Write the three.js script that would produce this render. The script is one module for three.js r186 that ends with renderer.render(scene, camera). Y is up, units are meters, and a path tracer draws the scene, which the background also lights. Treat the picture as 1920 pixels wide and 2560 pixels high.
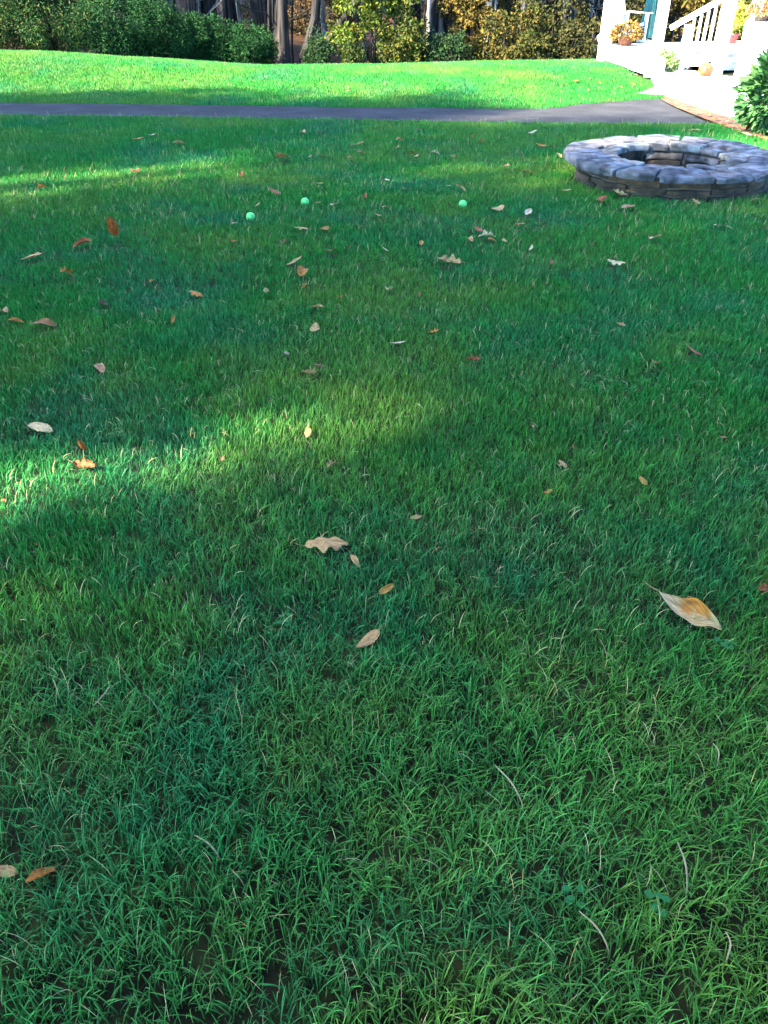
import * as THREE from 'three';
import { Sky } from 'three/addons/objects/Sky.js';
import { mergeGeometries } from 'three/addons/utils/BufferGeometryUtils.js';

// ---------------------------------------------------------------- camera, sky, sun, exposure
const scene = new THREE.Scene();
const EYE = 1.5, PITCH = 34.6 * Math.PI / 180, FOCAL = 2000;
const camera = new THREE.PerspectiveCamera(2 * Math.atan(1280 / FOCAL) * 180 / Math.PI, 0.75, 0.05, 600);
camera.position.set(0, EYE, 0);
camera.rotation.set(-PITCH, 0, 0);

const SUN_EL = 33 * Math.PI / 180, SUN_H = new THREE.Vector2(-0.88, 0.475).normalize();   // from behind, over the left shoulder
const sunDir = new THREE.Vector3(SUN_H.x * Math.cos(SUN_EL), Math.sin(SUN_EL), SUN_H.y * Math.cos(SUN_EL));
const sky = new Sky();
sky.name = 'sky'; sky.userData.kind = 'structure';
sky.scale.setScalar(500);
sky.material.uniforms.sunPosition.value.copy(sunDir);
sky.material.uniforms.turbidity.value = 2.2;
sky.material.uniforms.rayleigh.value = 1.4;
sky.material.uniforms.mieCoefficient.value = 0.004;
scene.add(sky);
scene.environmentIntensity = 0.235;
const sun = new THREE.DirectionalLight(new THREE.Color().setRGB(1, 0.9, 0.7), 5);
sun.name = 'sun';
sun.position.copy(sunDir).multiplyScalar(60);
sun.castShadow = true; sun.shadow.mapSize.set(4096, 4096); sun.shadow.radius = 2;
Object.assign(sun.shadow.camera, { left: -45, right: 45, top: 45, bottom: -45, near: 1, far: 160 });
scene.add(sun, sun.target);

const renderer = new THREE.WebGLRenderer({ antialias: true });
renderer.setSize(768, 1024);
renderer.toneMapping = THREE.LinearToneMapping;
renderer.toneMappingExposure = 12.5;
renderer.shadowMap.enabled = true;

// ---------------------------------------------------------------- helpers
function rngOf(seed) { let a = seed >>> 0; return () => { a = (a + 0x6D2B79F5) | 0; let t = Math.imul(a ^ (a >>> 15), 1 | a); t = (t + Math.imul(t ^ (t >>> 7), 61 | t)) ^ t; return ((t ^ (t >>> 14)) >>> 0) / 4294967296; }; }
const hash2 = (i, j, s = 0) => { let h = Math.imul(i, 374761393) ^ Math.imul(j, 668265263) ^ Math.imul(s + 11, 1274126177); h = Math.imul(h ^ (h >>> 13), 1274126177); return ((h ^ (h >>> 16)) >>> 0) / 4294967296; };
function vnoise(x, y, s = 0, wrap = 0) {
  const i = Math.floor(x), j = Math.floor(y), fx = x - i, fy = y - j, u = fx * fx * (3 - 2 * fx), v = fy * fy * (3 - 2 * fy);
  const w = (a) => wrap ? ((a % wrap) + wrap) % wrap : a;
  const a = hash2(w(i), w(j), s), b = hash2(w(i + 1), w(j), s), c = hash2(w(i), w(j + 1), s), d = hash2(w(i + 1), w(j + 1), s);
  return (a + (b - a) * u) * (1 - v) + (c + (d - c) * u) * v;
}
const fbm = (x, y, s = 0, o = 4, wrap = 0) => { let t = 0, a = 0.5, n = 0; for (let k = 0; k < o; k++) { t += a * vnoise(x, y, s + k * 7, wrap); n += a; a *= 0.5; x *= 2; y *= 2; wrap *= 2; } return t / n; };
const clamp = (v, a, b) => Math.min(b, Math.max(a, v));
const lerp = (a, b, t) => a + (b - a) * t;
const sstep = (a, b, v) => { const t = clamp((v - a) / (b - a), 0, 1); return t * t * (3 - 2 * t); };
const col = (r, g, b) => new THREE.Color().setRGB(r, g, b);

const taken = new Map();
function numbered(name) { const n = taken.get(name) || 0; taken.set(name, n + 1); return n ? name + '_' + String(n).padStart(3, '0') : name; }
function tag(o, label, category, group, kind) { o.userData = { label, category }; if (group) o.userData.group = group; if (kind) o.userData.kind = kind; return o; }
function thing(name, label, category, p = [0, 0, 0], turn = 0, group) {
  const o = new THREE.Group(); o.name = numbered(name); o.position.set(...p); o.rotation.y = turn; scene.add(o); return tag(o, label, category, group);
}
function part(name, geo, m, parent) { const o = new THREE.Mesh(geo, m); o.name = name; o.castShadow = o.receiveShadow = true; parent.add(o); return o; }
function struct(name, geo, m) { const o = new THREE.Mesh(geo, m); o.name = numbered(name); o.userData.kind = 'structure'; o.castShadow = o.receiveShadow = true; scene.add(o); return o; }
function copyOf(o, p, turn, label, group) {
  const c = o.clone(); c.name = numbered(o.name.replace(/_\d{3}$/, '')); c.position.set(...p); c.rotation.y = turn;
  if (label) c.userData.label = label; if (group) c.userData.group = group; scene.add(c); return c;
}
function tex(size, fn, srgb = true) {
  const d = new Uint8Array(size * size * 4);
  for (let j = 0; j < size; j++) for (let i = 0; i < size; i++) { const c = fn(i / size, j / size); for (let k = 0; k < 3; k++) d[(j * size + i) * 4 + k] = clamp(Math.round(c[k] * 255), 0, 255); d[(j * size + i) * 4 + 3] = 255; }
  const t = new THREE.DataTexture(d, size, size); t.wrapS = t.wrapT = THREE.RepeatWrapping; t.magFilter = THREE.LinearFilter; t.minFilter = THREE.LinearMipmapLinearFilter; t.generateMipmaps = true;
  if (srgb) t.colorSpace = THREE.SRGBColorSpace; t.needsUpdate = true; return t;
}
const rep = (t, x, y) => { const c = t.clone(); c.repeat.set(x, y); c.needsUpdate = true; return c; };

// the lie of the land: falls gently away from the camera, dips at the path, rises to a low crest, drops into the woods
const CREST = [[-14, 0.18], [-7.15, 0.08], [-4.9, -0.03], [-2.4, -0.17], [-0.5, -0.155], [1.8, -0.105], [3.9, -0.075], [8, -0.075], [20, 0.0]];
function crest(x) {
  if (x <= CREST[0][0]) return CREST[0][1];
  for (let k = 1; k < CREST.length; k++) if (x < CREST[k][0]) { const [a, b] = CREST[k - 1], [c, d] = CREST[k]; return lerp(b, d, sstep(a, c, x) * 0.6 + 0.4 * (x - a) / (c - a)); }
  return CREST.at(-1)[1];
}
function ground(x, z) {
  const d = -z, low = -0.02 * clamp(d, -25, 13);
  let h = lerp(low, crest(x), sstep(13.3, 17, d));
  h -= 1.0 * sstep(16.2, 27, d);
  if (d > 24) h += 0.05 * Math.max(0, d - 29) * sstep(24, 36, d) + (fbm(x * 0.22, d * 0.22, 5, 3) - 0.5) * 0.5 * sstep(24, 30, d);
  if (d > 60) h += (d - 60) * 0.08;
  h += (fbm(x * 0.5 + 40, z * 0.5 + 40, 3, 2) - 0.5) * 0.03 * (1 - sstep(22, 26, d));
  return h;
}
const RC = Math.cos(PITCH), RS = Math.sin(PITCH);
function rayOf(px, py) { const x = (px - 960) / FOCAL, y = (1280 - py) / FOCAL; return new THREE.Vector3(x, y * RC - RS, -RC - y * RS).normalize(); }
function onGround(px, py, lift = 0) {
  const r = rayOf(px, py); let t = 0.5, step = 0.05;
  for (let k = 0; k < 4000; k++) { const h = EYE + r.y * t - ground(r.x * t, r.z * t) - lift; if (h < 0) { if (step < 1e-4) break; t -= step; step *= 0.2; } t += step; if (t > 90) break; }
  return new THREE.Vector3(r.x * t, EYE + r.y * t, r.z * t);
}
// a point at ground distance d along the pixel's direction
function atDistance(px, py, d) { const r = rayOf(px, py), t = -d / r.z; return new THREE.Vector3(r.x * t, EYE + r.y * t, -d); }
const inPoly = (P, x, z) => { let c = false; for (let i = 0, j = P.length - 1; i < P.length; j = i++) if ((P[i][1] > z) !== (P[j][1] > z) && x < (P[j][0] - P[i][0]) * (z - P[i][1]) / (P[j][1] - P[i][1]) + P[i][0]) c = !c; return c; };

// ---------------------------------------------------------------- materials
const std = (o) => new THREE.MeshStandardMaterial(o), matte = (o) => new THREE.MeshPhysicalMaterial({ specularIntensity: 0.25, ...o });
const leafMat = (o) => new THREE.MeshPhysicalMaterial({ side: THREE.DoubleSide, roughness: 0.7, specularIntensity: 0.15, transmission: 0.35, thickness: 0, vertexColors: true, ...o });
const speck = tex(512, (u, v) => { const a = fbm(u * 8, v * 8, 1, 5, 8), b = hash2(Math.floor(u * 512), Math.floor(v * 512), 3); const t = 0.62 + 0.5 * (a - 0.5) + (b - 0.5) * 0.22; return [t, t, t]; });
const soilTex = tex(512, (u, v) => { const a = fbm(u * 10, v * 10, 21, 5, 10), b = fbm(u * 60, v * 60, 22, 2, 60); const t = 0.5 + 0.7 * (a - 0.5) + 0.5 * (b - 0.5); return [t * 0.22, t * 0.25, t * 0.12]; });
const litterTex = tex(1024, (u, v) => {
  const a = fbm(u * 14, v * 14, 31, 4, 14), b = fbm(u * 90, v * 90, 32, 2, 90), c = fbm(u * 5, v * 5, 35, 3, 5), t = 0.55 + 0.8 * (b - 0.5) + 0.7 * (a - 0.5);
  return [t * 0.72, t * lerp(0.45, 0.56, c), t * 0.32];
});
const barkTex = tex(512, (u, v) => { const a = fbm(u * 26, v * 5, 41, 4, 0), b = vnoise(u * 12, v * 12, 43, 12); const t = 0.35 + 0.75 * (a - 0.35) + 0.25 * (b - 0.5); return [t * 1.04, t, t * 0.96]; });
const asphTex = tex(1024, (u, v) => { const a = fbm(u * 6, v * 6, 51, 4, 6), b = hash2(Math.floor(u * 1024), Math.floor(v * 1024), 53), c = vnoise(u * 200, v * 200, 55, 200); const t = 0.5 + 0.24 * (a - 0.5) + (b - 0.5) * 0.18 + (c - 0.5) * 0.16; return [t, t * 0.985, t * 0.98]; });
const stoneTex = tex(512, (u, v) => {
  const a = fbm(u * 6, v * 6, 61, 5, 6), b = fbm(u * 3, v * 3, 66, 3, 3), c = hash2(Math.floor(u * 512), Math.floor(v * 512), 63), vein = Math.pow(1 - Math.abs(2 * fbm(u * 5, v * 5, 69, 3, 5) - 1), 8);
  const t = 0.7 + 1.1 * (a - 0.5) + (c - 0.5) * 0.2 - vein * 0.16; return [t * lerp(0.92, 1.08, b), t, t * lerp(1.08, 0.92, b)];
});
const M = {
  soil: matte({ map: soilTex, roughness: 1, bumpMap: soilTex, bumpScale: 0.01 }),
  litter: matte({ map: litterTex, color: col(0.2, 0.16, 0.12), roughness: 1, bumpMap: litterTex, bumpScale: 0.03 }),
  asphalt: matte({ map: asphTex, roughness: 1, color: col(0.14, 0.143, 0.155), bumpMap: asphTex, bumpScale: 0.004 }),
  concrete: std({ map: speck, color: col(1.5, 1.42, 1.3), roughness: 0.9, bumpMap: speck, bumpScale: 0.002 }),
  white: std({ map: speck, color: col(1.75, 1.75, 1.72), roughness: 0.5 }),
  mulch: std({ map: litterTex, color: col(0.8, 0.62, 0.5), roughness: 1, bumpMap: litterTex, bumpScale: 0.03 }),
  bark: matte({ map: barkTex, color: col(0.1, 0.09, 0.088), roughness: 0.95, bumpMap: barkTex, bumpScale: 0.02 }),
  paleBark: std({ map: barkTex, color: col(0.6, 0.57, 0.52), roughness: 0.9, bumpMap: barkTex, bumpScale: 0.008 }),
};
for (const k of ['soil', 'litter', 'mulch', 'asphalt', 'concrete', 'white']) { }

// ---------------------------------------------------------------- ground sheets
function sheet(xs, zs, fn, uvScale) {
  const pos = [], uv = [], idx = [], nx = xs.length;
  for (const z of zs) for (const x of xs) { pos.push(x, fn(x, z), z); uv.push(x * uvScale, z * uvScale); }
  for (let j = 0; j + 1 < zs.length; j++) for (let i = 0; i + 1 < nx; i++) { const a = j * nx + i; idx.push(a, a + 1, a + nx, a + 1, a + nx + 1, a + nx); }
  const g = new THREE.BufferGeometry(); g.setAttribute('position', new THREE.Float32BufferAttribute(pos, 3)); g.setAttribute('uv', new THREE.Float32BufferAttribute(uv, 2)); g.setIndex(idx); g.computeVertexNormals();
  const nrm = g.attributes.normal; if (nrm.getY(0) < 0) { const ix = g.index.array; for (let k = 0; k < ix.length; k += 3) { const t = ix[k]; ix[k] = ix[k + 1]; ix[k + 1] = t; } g.computeVertexNormals(); }
  return g;
}
const axis = (a, b, s) => { const n = Math.round((b - a) / s); return Array.from({ length: n + 1 }, (_, k) => a + (b - a) * k / n); };
const EDGE = -21.2;
struct('lawn_ground', sheet(axis(-30, 30, 0.3), axis(EDGE, 25, 0.3), ground, 0.5), M.soil);
struct('woodland_floor', sheet(axis(-70, 70, 0.7), axis(-110, EDGE, 0.6), ground, 0.25), M.litter);
// land going on beyond the garden, to the horizon
{
  const g = new THREE.RingGeometry(1, 480, 48, 1); g.rotateX(-Math.PI / 2);
  struct('surrounding_land', g, M.litter).position.y = -6;
}

// path across the lawn (asphalt), widening to the right where it meets the walk to the porch
const farEdge = [[-700, 256], [-300, 257], [0, 259], [200, 261], [420, 264], [620, 267], [820, 270], [1000, 272], [1200, 274], [1360, 274], [1410, 269], [1450, 263], [1520, 258], [1600, 252], [1660, 247]];
const nearEdge = [[-700, 284], [-300, 286], [0, 290], [200, 293], [420, 296], [620, 299], [820, 303], [1000, 306], [1200, 309], [1360, 311], [1460, 312], [1560, 313], [1660, 314], [1740, 315], [1800, 316]];
const P2 = (a) => a.map(([x, y]) => { const p = onGround(x, y); return [p.x, p.z]; });
const farP = P2(farEdge), nearP = P2(nearEdge);
const pathPoly = [...farP, ...nearP.slice().reverse()];
{
  const pos = [], uv = [], idx = [], K = 6;
  for (let sgm = 0; sgm + 1 < farP.length; sgm++) for (let q = 0; q < 4; q++) {
    const t = q / 4; const A = [lerp(farP[sgm][0], farP[sgm + 1][0], t), lerp(farP[sgm][1], farP[sgm + 1][1], t)], B = [lerp(nearP[sgm][0], nearP[sgm + 1][0], t), lerp(nearP[sgm][1], nearP[sgm + 1][1], t)];
    for (let k = 0; k <= K; k++) { const x = lerp(A[0], B[0], k / K), z = lerp(A[1], B[1], k / K); pos.push(x, ground(x, z) + 0.014, z); uv.push(x * 0.6, z * 0.6); }
  }
  const rows = pos.length / 3 / (K + 1);
  for (let j = 0; j + 1 < rows; j++) for (let i = 0; i < K; i++) { const a = j * (K + 1) + i; idx.push(a, a + 1, a + K + 1, a + 1, a + K + 2, a + K + 1); }
  const g = new THREE.BufferGeometry(); g.setAttribute('position', new THREE.Float32BufferAttribute(pos, 3)); g.setAttribute('uv', new THREE.Float32BufferAttribute(uv, 2)); g.setIndex(idx); g.computeVertexNormals();
  struct('asphalt_path', g, M.asphalt);
}
function flatPoly(poly, lift, uvScale, fine = 0.25) {   // a draped sheet over the land, cut to an outline: triangles of a fine grid whose corners fall inside, with a rim of the outline itself
  const shape = new THREE.Shape(poly.map(([x, z]) => new THREE.Vector2(x, z)));
  let g = new THREE.ShapeGeometry(shape); let p = g.attributes.position;
  let tri = []; const ix = g.index.array; for (let k = 0; k < ix.length; k++) tri.push([p.getX(ix[k]), p.getY(ix[k])]);
  for (let pass = 0; pass < 9; pass++) {
    const out = []; let cut = false;
    for (let k = 0; k < tri.length; k += 3) {
      const T = [tri[k], tri[k + 1], tri[k + 2]]; let best = -1, bl = fine;
      for (let e = 0; e < 3; e++) { const l = Math.hypot(T[e][0] - T[(e + 1) % 3][0], T[e][1] - T[(e + 1) % 3][1]); if (l > bl) { bl = l; best = e; } }
      if (best < 0) { out.push(...T); continue; }
      cut = true; const a = T[best], b = T[(best + 1) % 3], c = T[(best + 2) % 3], m = [(a[0] + b[0]) / 2, (a[1] + b[1]) / 2]; out.push(a, m, c, m, b, c);
    }
    tri = out; if (!cut) break;
  }
  const pos = [], uv = [];
  for (let k = 0; k < tri.length; k += 3) { let T = [tri[k], tri[k + 1], tri[k + 2]]; const s = (T[1][0] - T[0][0]) * (T[2][1] - T[0][1]) - (T[1][1] - T[0][1]) * (T[2][0] - T[0][0]); if (s > 0) T = [T[0], T[2], T[1]]; for (const [x, z] of T) { pos.push(x, ground(x, z) + lift, z); uv.push(x * uvScale, z * uvScale); } }
  g = new THREE.BufferGeometry(); g.setAttribute('position', new THREE.Float32BufferAttribute(pos, 3)); g.setAttribute('uv', new THREE.Float32BufferAttribute(uv, 2)); g.computeVertexNormals(); return g;
}
const walkPoly = [[3.96, -14.05], ...P2([[1662, 240], [1720, 262], [1790, 286], [1850, 300], [1925, 312]]), [6.8, -10.9], [9.5, -12.2], [9.5, -15.9], [5.9, -15.5], [5.3, -16.2], [4.6, -15.9], [4.4, -14.6]];
struct('walkway', flatPoly(walkPoly, 0.012, 0.5), M.concrete);
const bedPoly = [...P2([[1650, 251], [1720, 284], [1806, 318], [1860, 338], [1925, 356]]), [5.2, -9.0], [6.4, -10.6], ...P2([[1925, 314], [1850, 302], [1790, 288], [1720, 264], [1662, 242]])];
struct('mulch_bed', flatPoly(bedPoly, 0.02, 0.6), M.mulch);
{ // joints in the walk
  const a = onGround(1730, 219), b = onGround(1760, 220);
}
const PIT = (() => { const r = rayOf(1690, 395); const t = -7.68 / r.z; return [r.x * t, -7.68]; })();
PIT[0] = 2.57;
console.log('pit', PIT, ground(...PIT), 'ball', onGround(627, 548).toArray(), 'pathL', farP[2], nearP[2], 'walk', walkPoly.map((p) => p.map((v) => v.toFixed(2)).join(',')).join(' '));

// ---------------------------------------------------------------- fire pit: every stone its own
function stoneGeo(r0, r1, a0, a1, y0, y1, seed, round = 0.02, wob = 0.012) {
  const g = new THREE.BoxGeometry(1, 1, 1, 5, 4, 5); const p = g.attributes.position, uv = g.attributes.uv; const R = rngOf(seed);
  const c = Array.from({ length: 8 }, () => [(R() - 0.5), (R() - 0.5), (R() - 0.5)]); const ou = R(), ov = R();
  const wa = (a1 - a0) * (r0 + r1) / 2, wr = r1 - r0, wy = y1 - y0;
  for (let k = 0; k < p.count; k++) {
    let u = p.getX(k), v = p.getY(k), w = p.getZ(k);
    // rounded box in real size
    let X = u * wa, Y = v * wy, Z = w * wr; const rr = Math.min(round, wa * 0.4, wy * 0.45, wr * 0.4);
    const hx = wa / 2 - rr, hy = wy / 2 - rr, hz = wr / 2 - rr; const cx = clamp(X, -hx, hx), cy = clamp(Y, -hy, hy), cz = clamp(Z, -hz, hz); const dx = X - cx, dy = Y - cy, dz = Z - cz, l = Math.hypot(dx, dy, dz);
    if (l > 1e-6) { X = cx + dx / l * rr; Y = cy + dy / l * rr; Z = cz + dz / l * rr; }
    // uneven
    const i8 = (u > 0 ? 1 : 0) + (v > 0 ? 2 : 0) + (w > 0 ? 4 : 0);
    const n = (s) => (fbm(X * 9 + seed * 3.1 + s * 17 + Y * 5, Z * 9 + seed * 1.7 + Y * 7, 77 + s, 2) - 0.5) * 2;
    X += n(0) * wob + c[i8][0] * wob * 0.7; Y += n(1) * wob * 0.8 + c[i8][1] * wob * 0.6; Z += n(2) * wob * 1.2 + c[i8][2] * wob * 1.3;
    const rad = (r0 + r1) / 2 + Z, ang = (a0 + a1) / 2 + X / ((r0 + r1) / 2);
    p.setXYZ(k, Math.cos(ang) * rad, (y0 + y1) / 2 + Y, Math.sin(ang) * rad);
    uv.setXY(k, ou + X * 1.7 + Z * 0.3, ov + Z * 1.7 + Y * 1.9);
  }
  g.computeVertexNormals(); return g;
}
{
  const gy = ground(...PIT);
  const pit = thing('fire_pit', 'low round fire pit of grey fieldstone with flat cap stones', 'fire pit', [PIT[0], gy, PIT[1]]);
  // it follows the fall of the lawn a little
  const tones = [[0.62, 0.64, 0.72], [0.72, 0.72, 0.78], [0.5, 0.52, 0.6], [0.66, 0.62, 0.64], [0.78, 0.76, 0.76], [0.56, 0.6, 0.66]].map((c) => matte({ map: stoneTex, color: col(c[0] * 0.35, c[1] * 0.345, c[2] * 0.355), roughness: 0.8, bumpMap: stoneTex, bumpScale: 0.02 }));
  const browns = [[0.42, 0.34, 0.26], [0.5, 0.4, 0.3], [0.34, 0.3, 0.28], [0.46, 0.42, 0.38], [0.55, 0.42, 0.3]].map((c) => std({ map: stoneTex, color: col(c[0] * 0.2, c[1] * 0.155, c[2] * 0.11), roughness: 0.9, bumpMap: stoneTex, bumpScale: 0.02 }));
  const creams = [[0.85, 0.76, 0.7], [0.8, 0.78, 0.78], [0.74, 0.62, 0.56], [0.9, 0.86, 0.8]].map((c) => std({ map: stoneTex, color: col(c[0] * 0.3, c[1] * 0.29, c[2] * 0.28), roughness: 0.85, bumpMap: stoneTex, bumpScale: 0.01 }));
  const R = rngOf(404);
  const ring = (name, n, r0, r1, y0, y1, mats, gap, round, wob, vary, seed, off = 0) => {
    const w = Array.from({ length: n }, () => 1 + (R() - 0.5) * vary), sum = w.reduce((a, b) => a + b, 0); let a = off;
    w.forEach((x, k) => {
      const b = a + x / sum * Math.PI * 2, dr = (R() - 0.5) * 0.05, dy = (R() - 0.5) * 0.022;
      part(name, stoneGeo(r0 + (name === 'cap_stone' ? (R() - 0.5) * 0.06 : dr * 0.2), r1 + dr * (name === 'cap_stone' ? 1 : 0.5), a + gap / r1, b - gap / r1, y0, y1 + dy, seed + k * 13, round, wob), mats[Math.floor(R() * mats.length)], pit); a = b;
    });
  };
  const top = 0.235;
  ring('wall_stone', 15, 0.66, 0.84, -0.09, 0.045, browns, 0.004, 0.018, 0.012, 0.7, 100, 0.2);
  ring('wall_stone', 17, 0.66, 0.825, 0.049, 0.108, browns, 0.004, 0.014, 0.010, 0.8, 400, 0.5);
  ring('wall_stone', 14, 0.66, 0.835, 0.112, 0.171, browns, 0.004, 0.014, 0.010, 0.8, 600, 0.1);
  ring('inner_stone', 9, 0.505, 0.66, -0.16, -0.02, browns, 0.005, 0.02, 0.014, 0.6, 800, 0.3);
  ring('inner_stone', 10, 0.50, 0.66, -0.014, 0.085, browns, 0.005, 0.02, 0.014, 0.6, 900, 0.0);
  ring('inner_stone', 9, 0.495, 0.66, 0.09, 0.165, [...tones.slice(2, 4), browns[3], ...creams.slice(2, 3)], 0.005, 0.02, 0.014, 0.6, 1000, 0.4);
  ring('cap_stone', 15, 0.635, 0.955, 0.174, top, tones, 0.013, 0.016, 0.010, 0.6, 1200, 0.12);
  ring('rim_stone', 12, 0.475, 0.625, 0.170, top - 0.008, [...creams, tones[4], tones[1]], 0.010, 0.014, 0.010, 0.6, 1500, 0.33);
  // the rubble core that the stones are laid round
  const core = new THREE.LatheGeometry([[0.535, -0.17], [0.79, -0.17], [0.79, 0.165], [0.87, 0.182], [0.87, 0.205], [0.5, 0.205], [0.5, 0.182], [0.535, 0.155], [0.535, -0.17]].map(([x, y]) => new THREE.Vector2(x, y)), 48);
  part('mortar', core, std({ map: speck, color: col(0.3, 0.27, 0.24), roughness: 1 }), pit);
  const ash = new THREE.CylinderGeometry(0.56, 0.56, 0.08, 40); ash.translate(0, -0.01, 0);
  part('ash_bed', ash, std({ map: soilTex, color: col(0.5, 0.45, 0.5), roughness: 1 }), pit);
}

// ---------------------------------------------------------------- porch
const box = (w, h, d, x = 0, y = 0, z = 0, ry = 0) => { const g = new THREE.BoxGeometry(w, h, d); if (ry) g.rotateY(ry); g.translate(x, y, z); return g; };
function beam(a, b, w, h) {   // a straight timber from a to b
  const A = new THREE.Vector3(...a), B = new THREE.Vector3(...b), l = A.distanceTo(B), g = new THREE.BoxGeometry(w, h, l); const m = new THREE.Matrix4().lookAt(B, A, new THREE.Vector3(0, 1, 0)); m.setPosition(A.clone().add(B).multiplyScalar(0.5)); g.applyMatrix4(m); return g;
}
const DECK = 0.16;
const PA = onGround(1490, 156), PB = onGround(1606, 201);
const PN = onGround(1697, 176), PP = onGround(1789, 184);
console.log('porch', PA.toArray(), PB.toArray(), PN.toArray(), PP.toArray());
{
  const porch = thing('porch', 'white painted porch with posts, steps and sloping stair rail', 'porch');
  const out = [[PA.x, PA.z], [PB.x, PB.z], [PB.x + 0.34, PB.z - 0.08], [4.75, -16.35], [PP.x + 0.02, -16.35], [PP.x + 0.1, PP.z - 0.06], [9.6, PP.z - 0.35], [9.8, -19.2], [PA.x + 1.6, -18.4]];
  const shape = new THREE.Shape(out.map(([x, z]) => new THREE.Vector2(x, -z)));
  const dk = new THREE.ExtrudeGeometry(shape, { depth: 0.04, bevelEnabled: false }); dk.rotateX(-Math.PI / 2); dk.translate(0, DECK - 0.04, 0);
  part('deck', dk, std({ map: speck, color: col(1.35, 1.3, 1.2), roughness: 0.7 }), porch);
  const inset = out.map(([x, z], k) => { const cx = 6.6, cz = -17.2; return [x + (cx - x) * 0.012, z + (cz - z) * 0.012]; });
  for (let k = 0; k < inset.length; k++) {   // skirt boards under the deck edge, a dark gap below them
    const a = inset[k], b = inset[(k + 1) % inset.length]; const n = Math.max(1, Math.round(Math.hypot(a[0] - b[0], a[1] - b[1]) / 0.9));
    for (let q = 0; q < n; q++) {
      const p = [lerp(a[0], b[0], q / n), lerp(a[1], b[1], q / n)], r = [lerp(a[0], b[0], (q + 1) / n - 0.006), lerp(a[1], b[1], (q + 1) / n - 0.006)];
      const lo = Math.max(ground(...p), ground(...r)) + 0.035, hi = DECK - 0.042; const g = beam([p[0], (lo + hi) / 2, p[1]], [r[0], (lo + hi) / 2, r[1]], 0.02, hi - lo); part('skirt_board', g, M.white, porch);
    }
  }
  const post = (x, z, w, y0, y1) => { part('post', box(w, y1 - y0, w, x, (y0 + y1) / 2, z), M.white, porch); };
  const onDeck = (px, py) => { const r = rayOf(px, py), t = (DECK - EYE) / r.y; return [r.x * t, r.z * t]; };
  const TOP = 2.75;
  post(PA.x + 0.1, PA.z + 0.12, 0.2, ground(PA.x, PA.z) - 0.05, TOP);
  const p2 = onDeck(1642, 107); post(p2[0], p2[1], 0.2, DECK, TOP);
  post(PP.x, PP.z, 0.17, ground(PP.x, PP.z) - 0.05, TOP);
  const p4 = onDeck(1866, 112); post(p4[0] + 0.05, p4[1], 0.16, DECK, TOP);
  post(9.3, -16.3, 0.2, DECK, TOP); post(9.3, -18.8, 0.2, DECK, TOP);
  const top = TOP + 0.1;
  for (const [a, b] of [[[PA.x + 0.1, PA.z + 0.12], [p2[0], p2[1]]], [[p2[0], p2[1]], [9.3, -18.8]], [[PP.x, PP.z], [9.3, -16.3]], [[9.3, -16.3], [9.3, -18.8]], [[PA.x + 0.1, PA.z + 0.12], [PP.x, PP.z]]]) part('header_beam', beam([a[0], top, a[1]], [b[0], top, b[1]], 0.14, 0.2), M.white, porch);
  // stair: two treads climbing towards the deck, with the rail on the near side
  const N = new THREE.Vector3(PN.x, 0, PN.z), P = new THREE.Vector3(PP.x, 0, PP.z), dir = P.clone().sub(N).normalize(), side = new THREE.Vector3(dir.z, 0, -dir.x).multiplyScalar(dir.x > 0 ? 1 : -1); if (side.z > 0) side.negate();
  const len = N.distanceTo(P), g0 = ground(PN.x, PN.z);
  for (let k = 0; k < 2; k++) {
    const c = N.clone().addScaledVector(dir, len * (0.36 + 0.36 * k)).addScaledVector(side, 0.42), y = lerp(g0, DECK, (k + 1) / 3), g = new THREE.BoxGeometry(len * 0.37, 0.04, 0.72); g.rotateY(-Math.atan2(dir.z, dir.x)); g.translate(c.x, y, c.z); part('stair_tread', g, M.white, porch);
    const rz = new THREE.BoxGeometry(0.02, y - g0 - 0.02, 0.7); rz.rotateY(-Math.atan2(dir.z, dir.x)); const e = c.clone().addScaledVector(dir, -len * 0.17); rz.translate(e.x, (y + g0) / 2 - 0.01, e.z); part('stair_riser', rz, M.white, porch);
  }
  const low = atDistance(1676, 70, -PN.z - 0.02), high = atDistance(1812, -6, -PP.z);
  const rail = part('handrail', beam(low.toArray(), high.toArray(), 0.075, 0.085), M.white, porch);
  const nw = N.clone().addScaledVector(dir, 0.02); const yAt = (t) => lerp(low.y, high.y, t);
  part('newel_post', box(0.1, yAt(0.18) - g0, 0.1, nw.x, (yAt(0.18) + g0) / 2 - 0.03, nw.z), M.white, porch);
  for (let k = 1; k <= 5; k++) { const t = k / 6, c = N.clone().addScaledVector(dir, len * t), y0 = g0 + 0.08 + t * 0.2, y1 = yAt(0.2 + 0.8 * t); part('baluster', box(0.04, y1 - y0, 0.04, c.x, (y0 + y1) / 2, c.z), M.white, porch); }
  part('stair_stringer', beam([N.x, g0 + 0.07, N.z], [P.x, g0 + 0.27, P.z], 0.045, 0.11), M.white, porch);
  // pedestal at the near corner
  const pc = atDistance(1900, 52, 15.4);
  part('pedestal', box(0.34, pc.y - ground(pc.x, -15.4), 0.34, pc.x, (pc.y + ground(pc.x, -15.4)) / 2 - 0.01, -15.4), M.white, porch);
  porch.userData.pedestal = undefined; delete porch.userData.pedestal;
}

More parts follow.
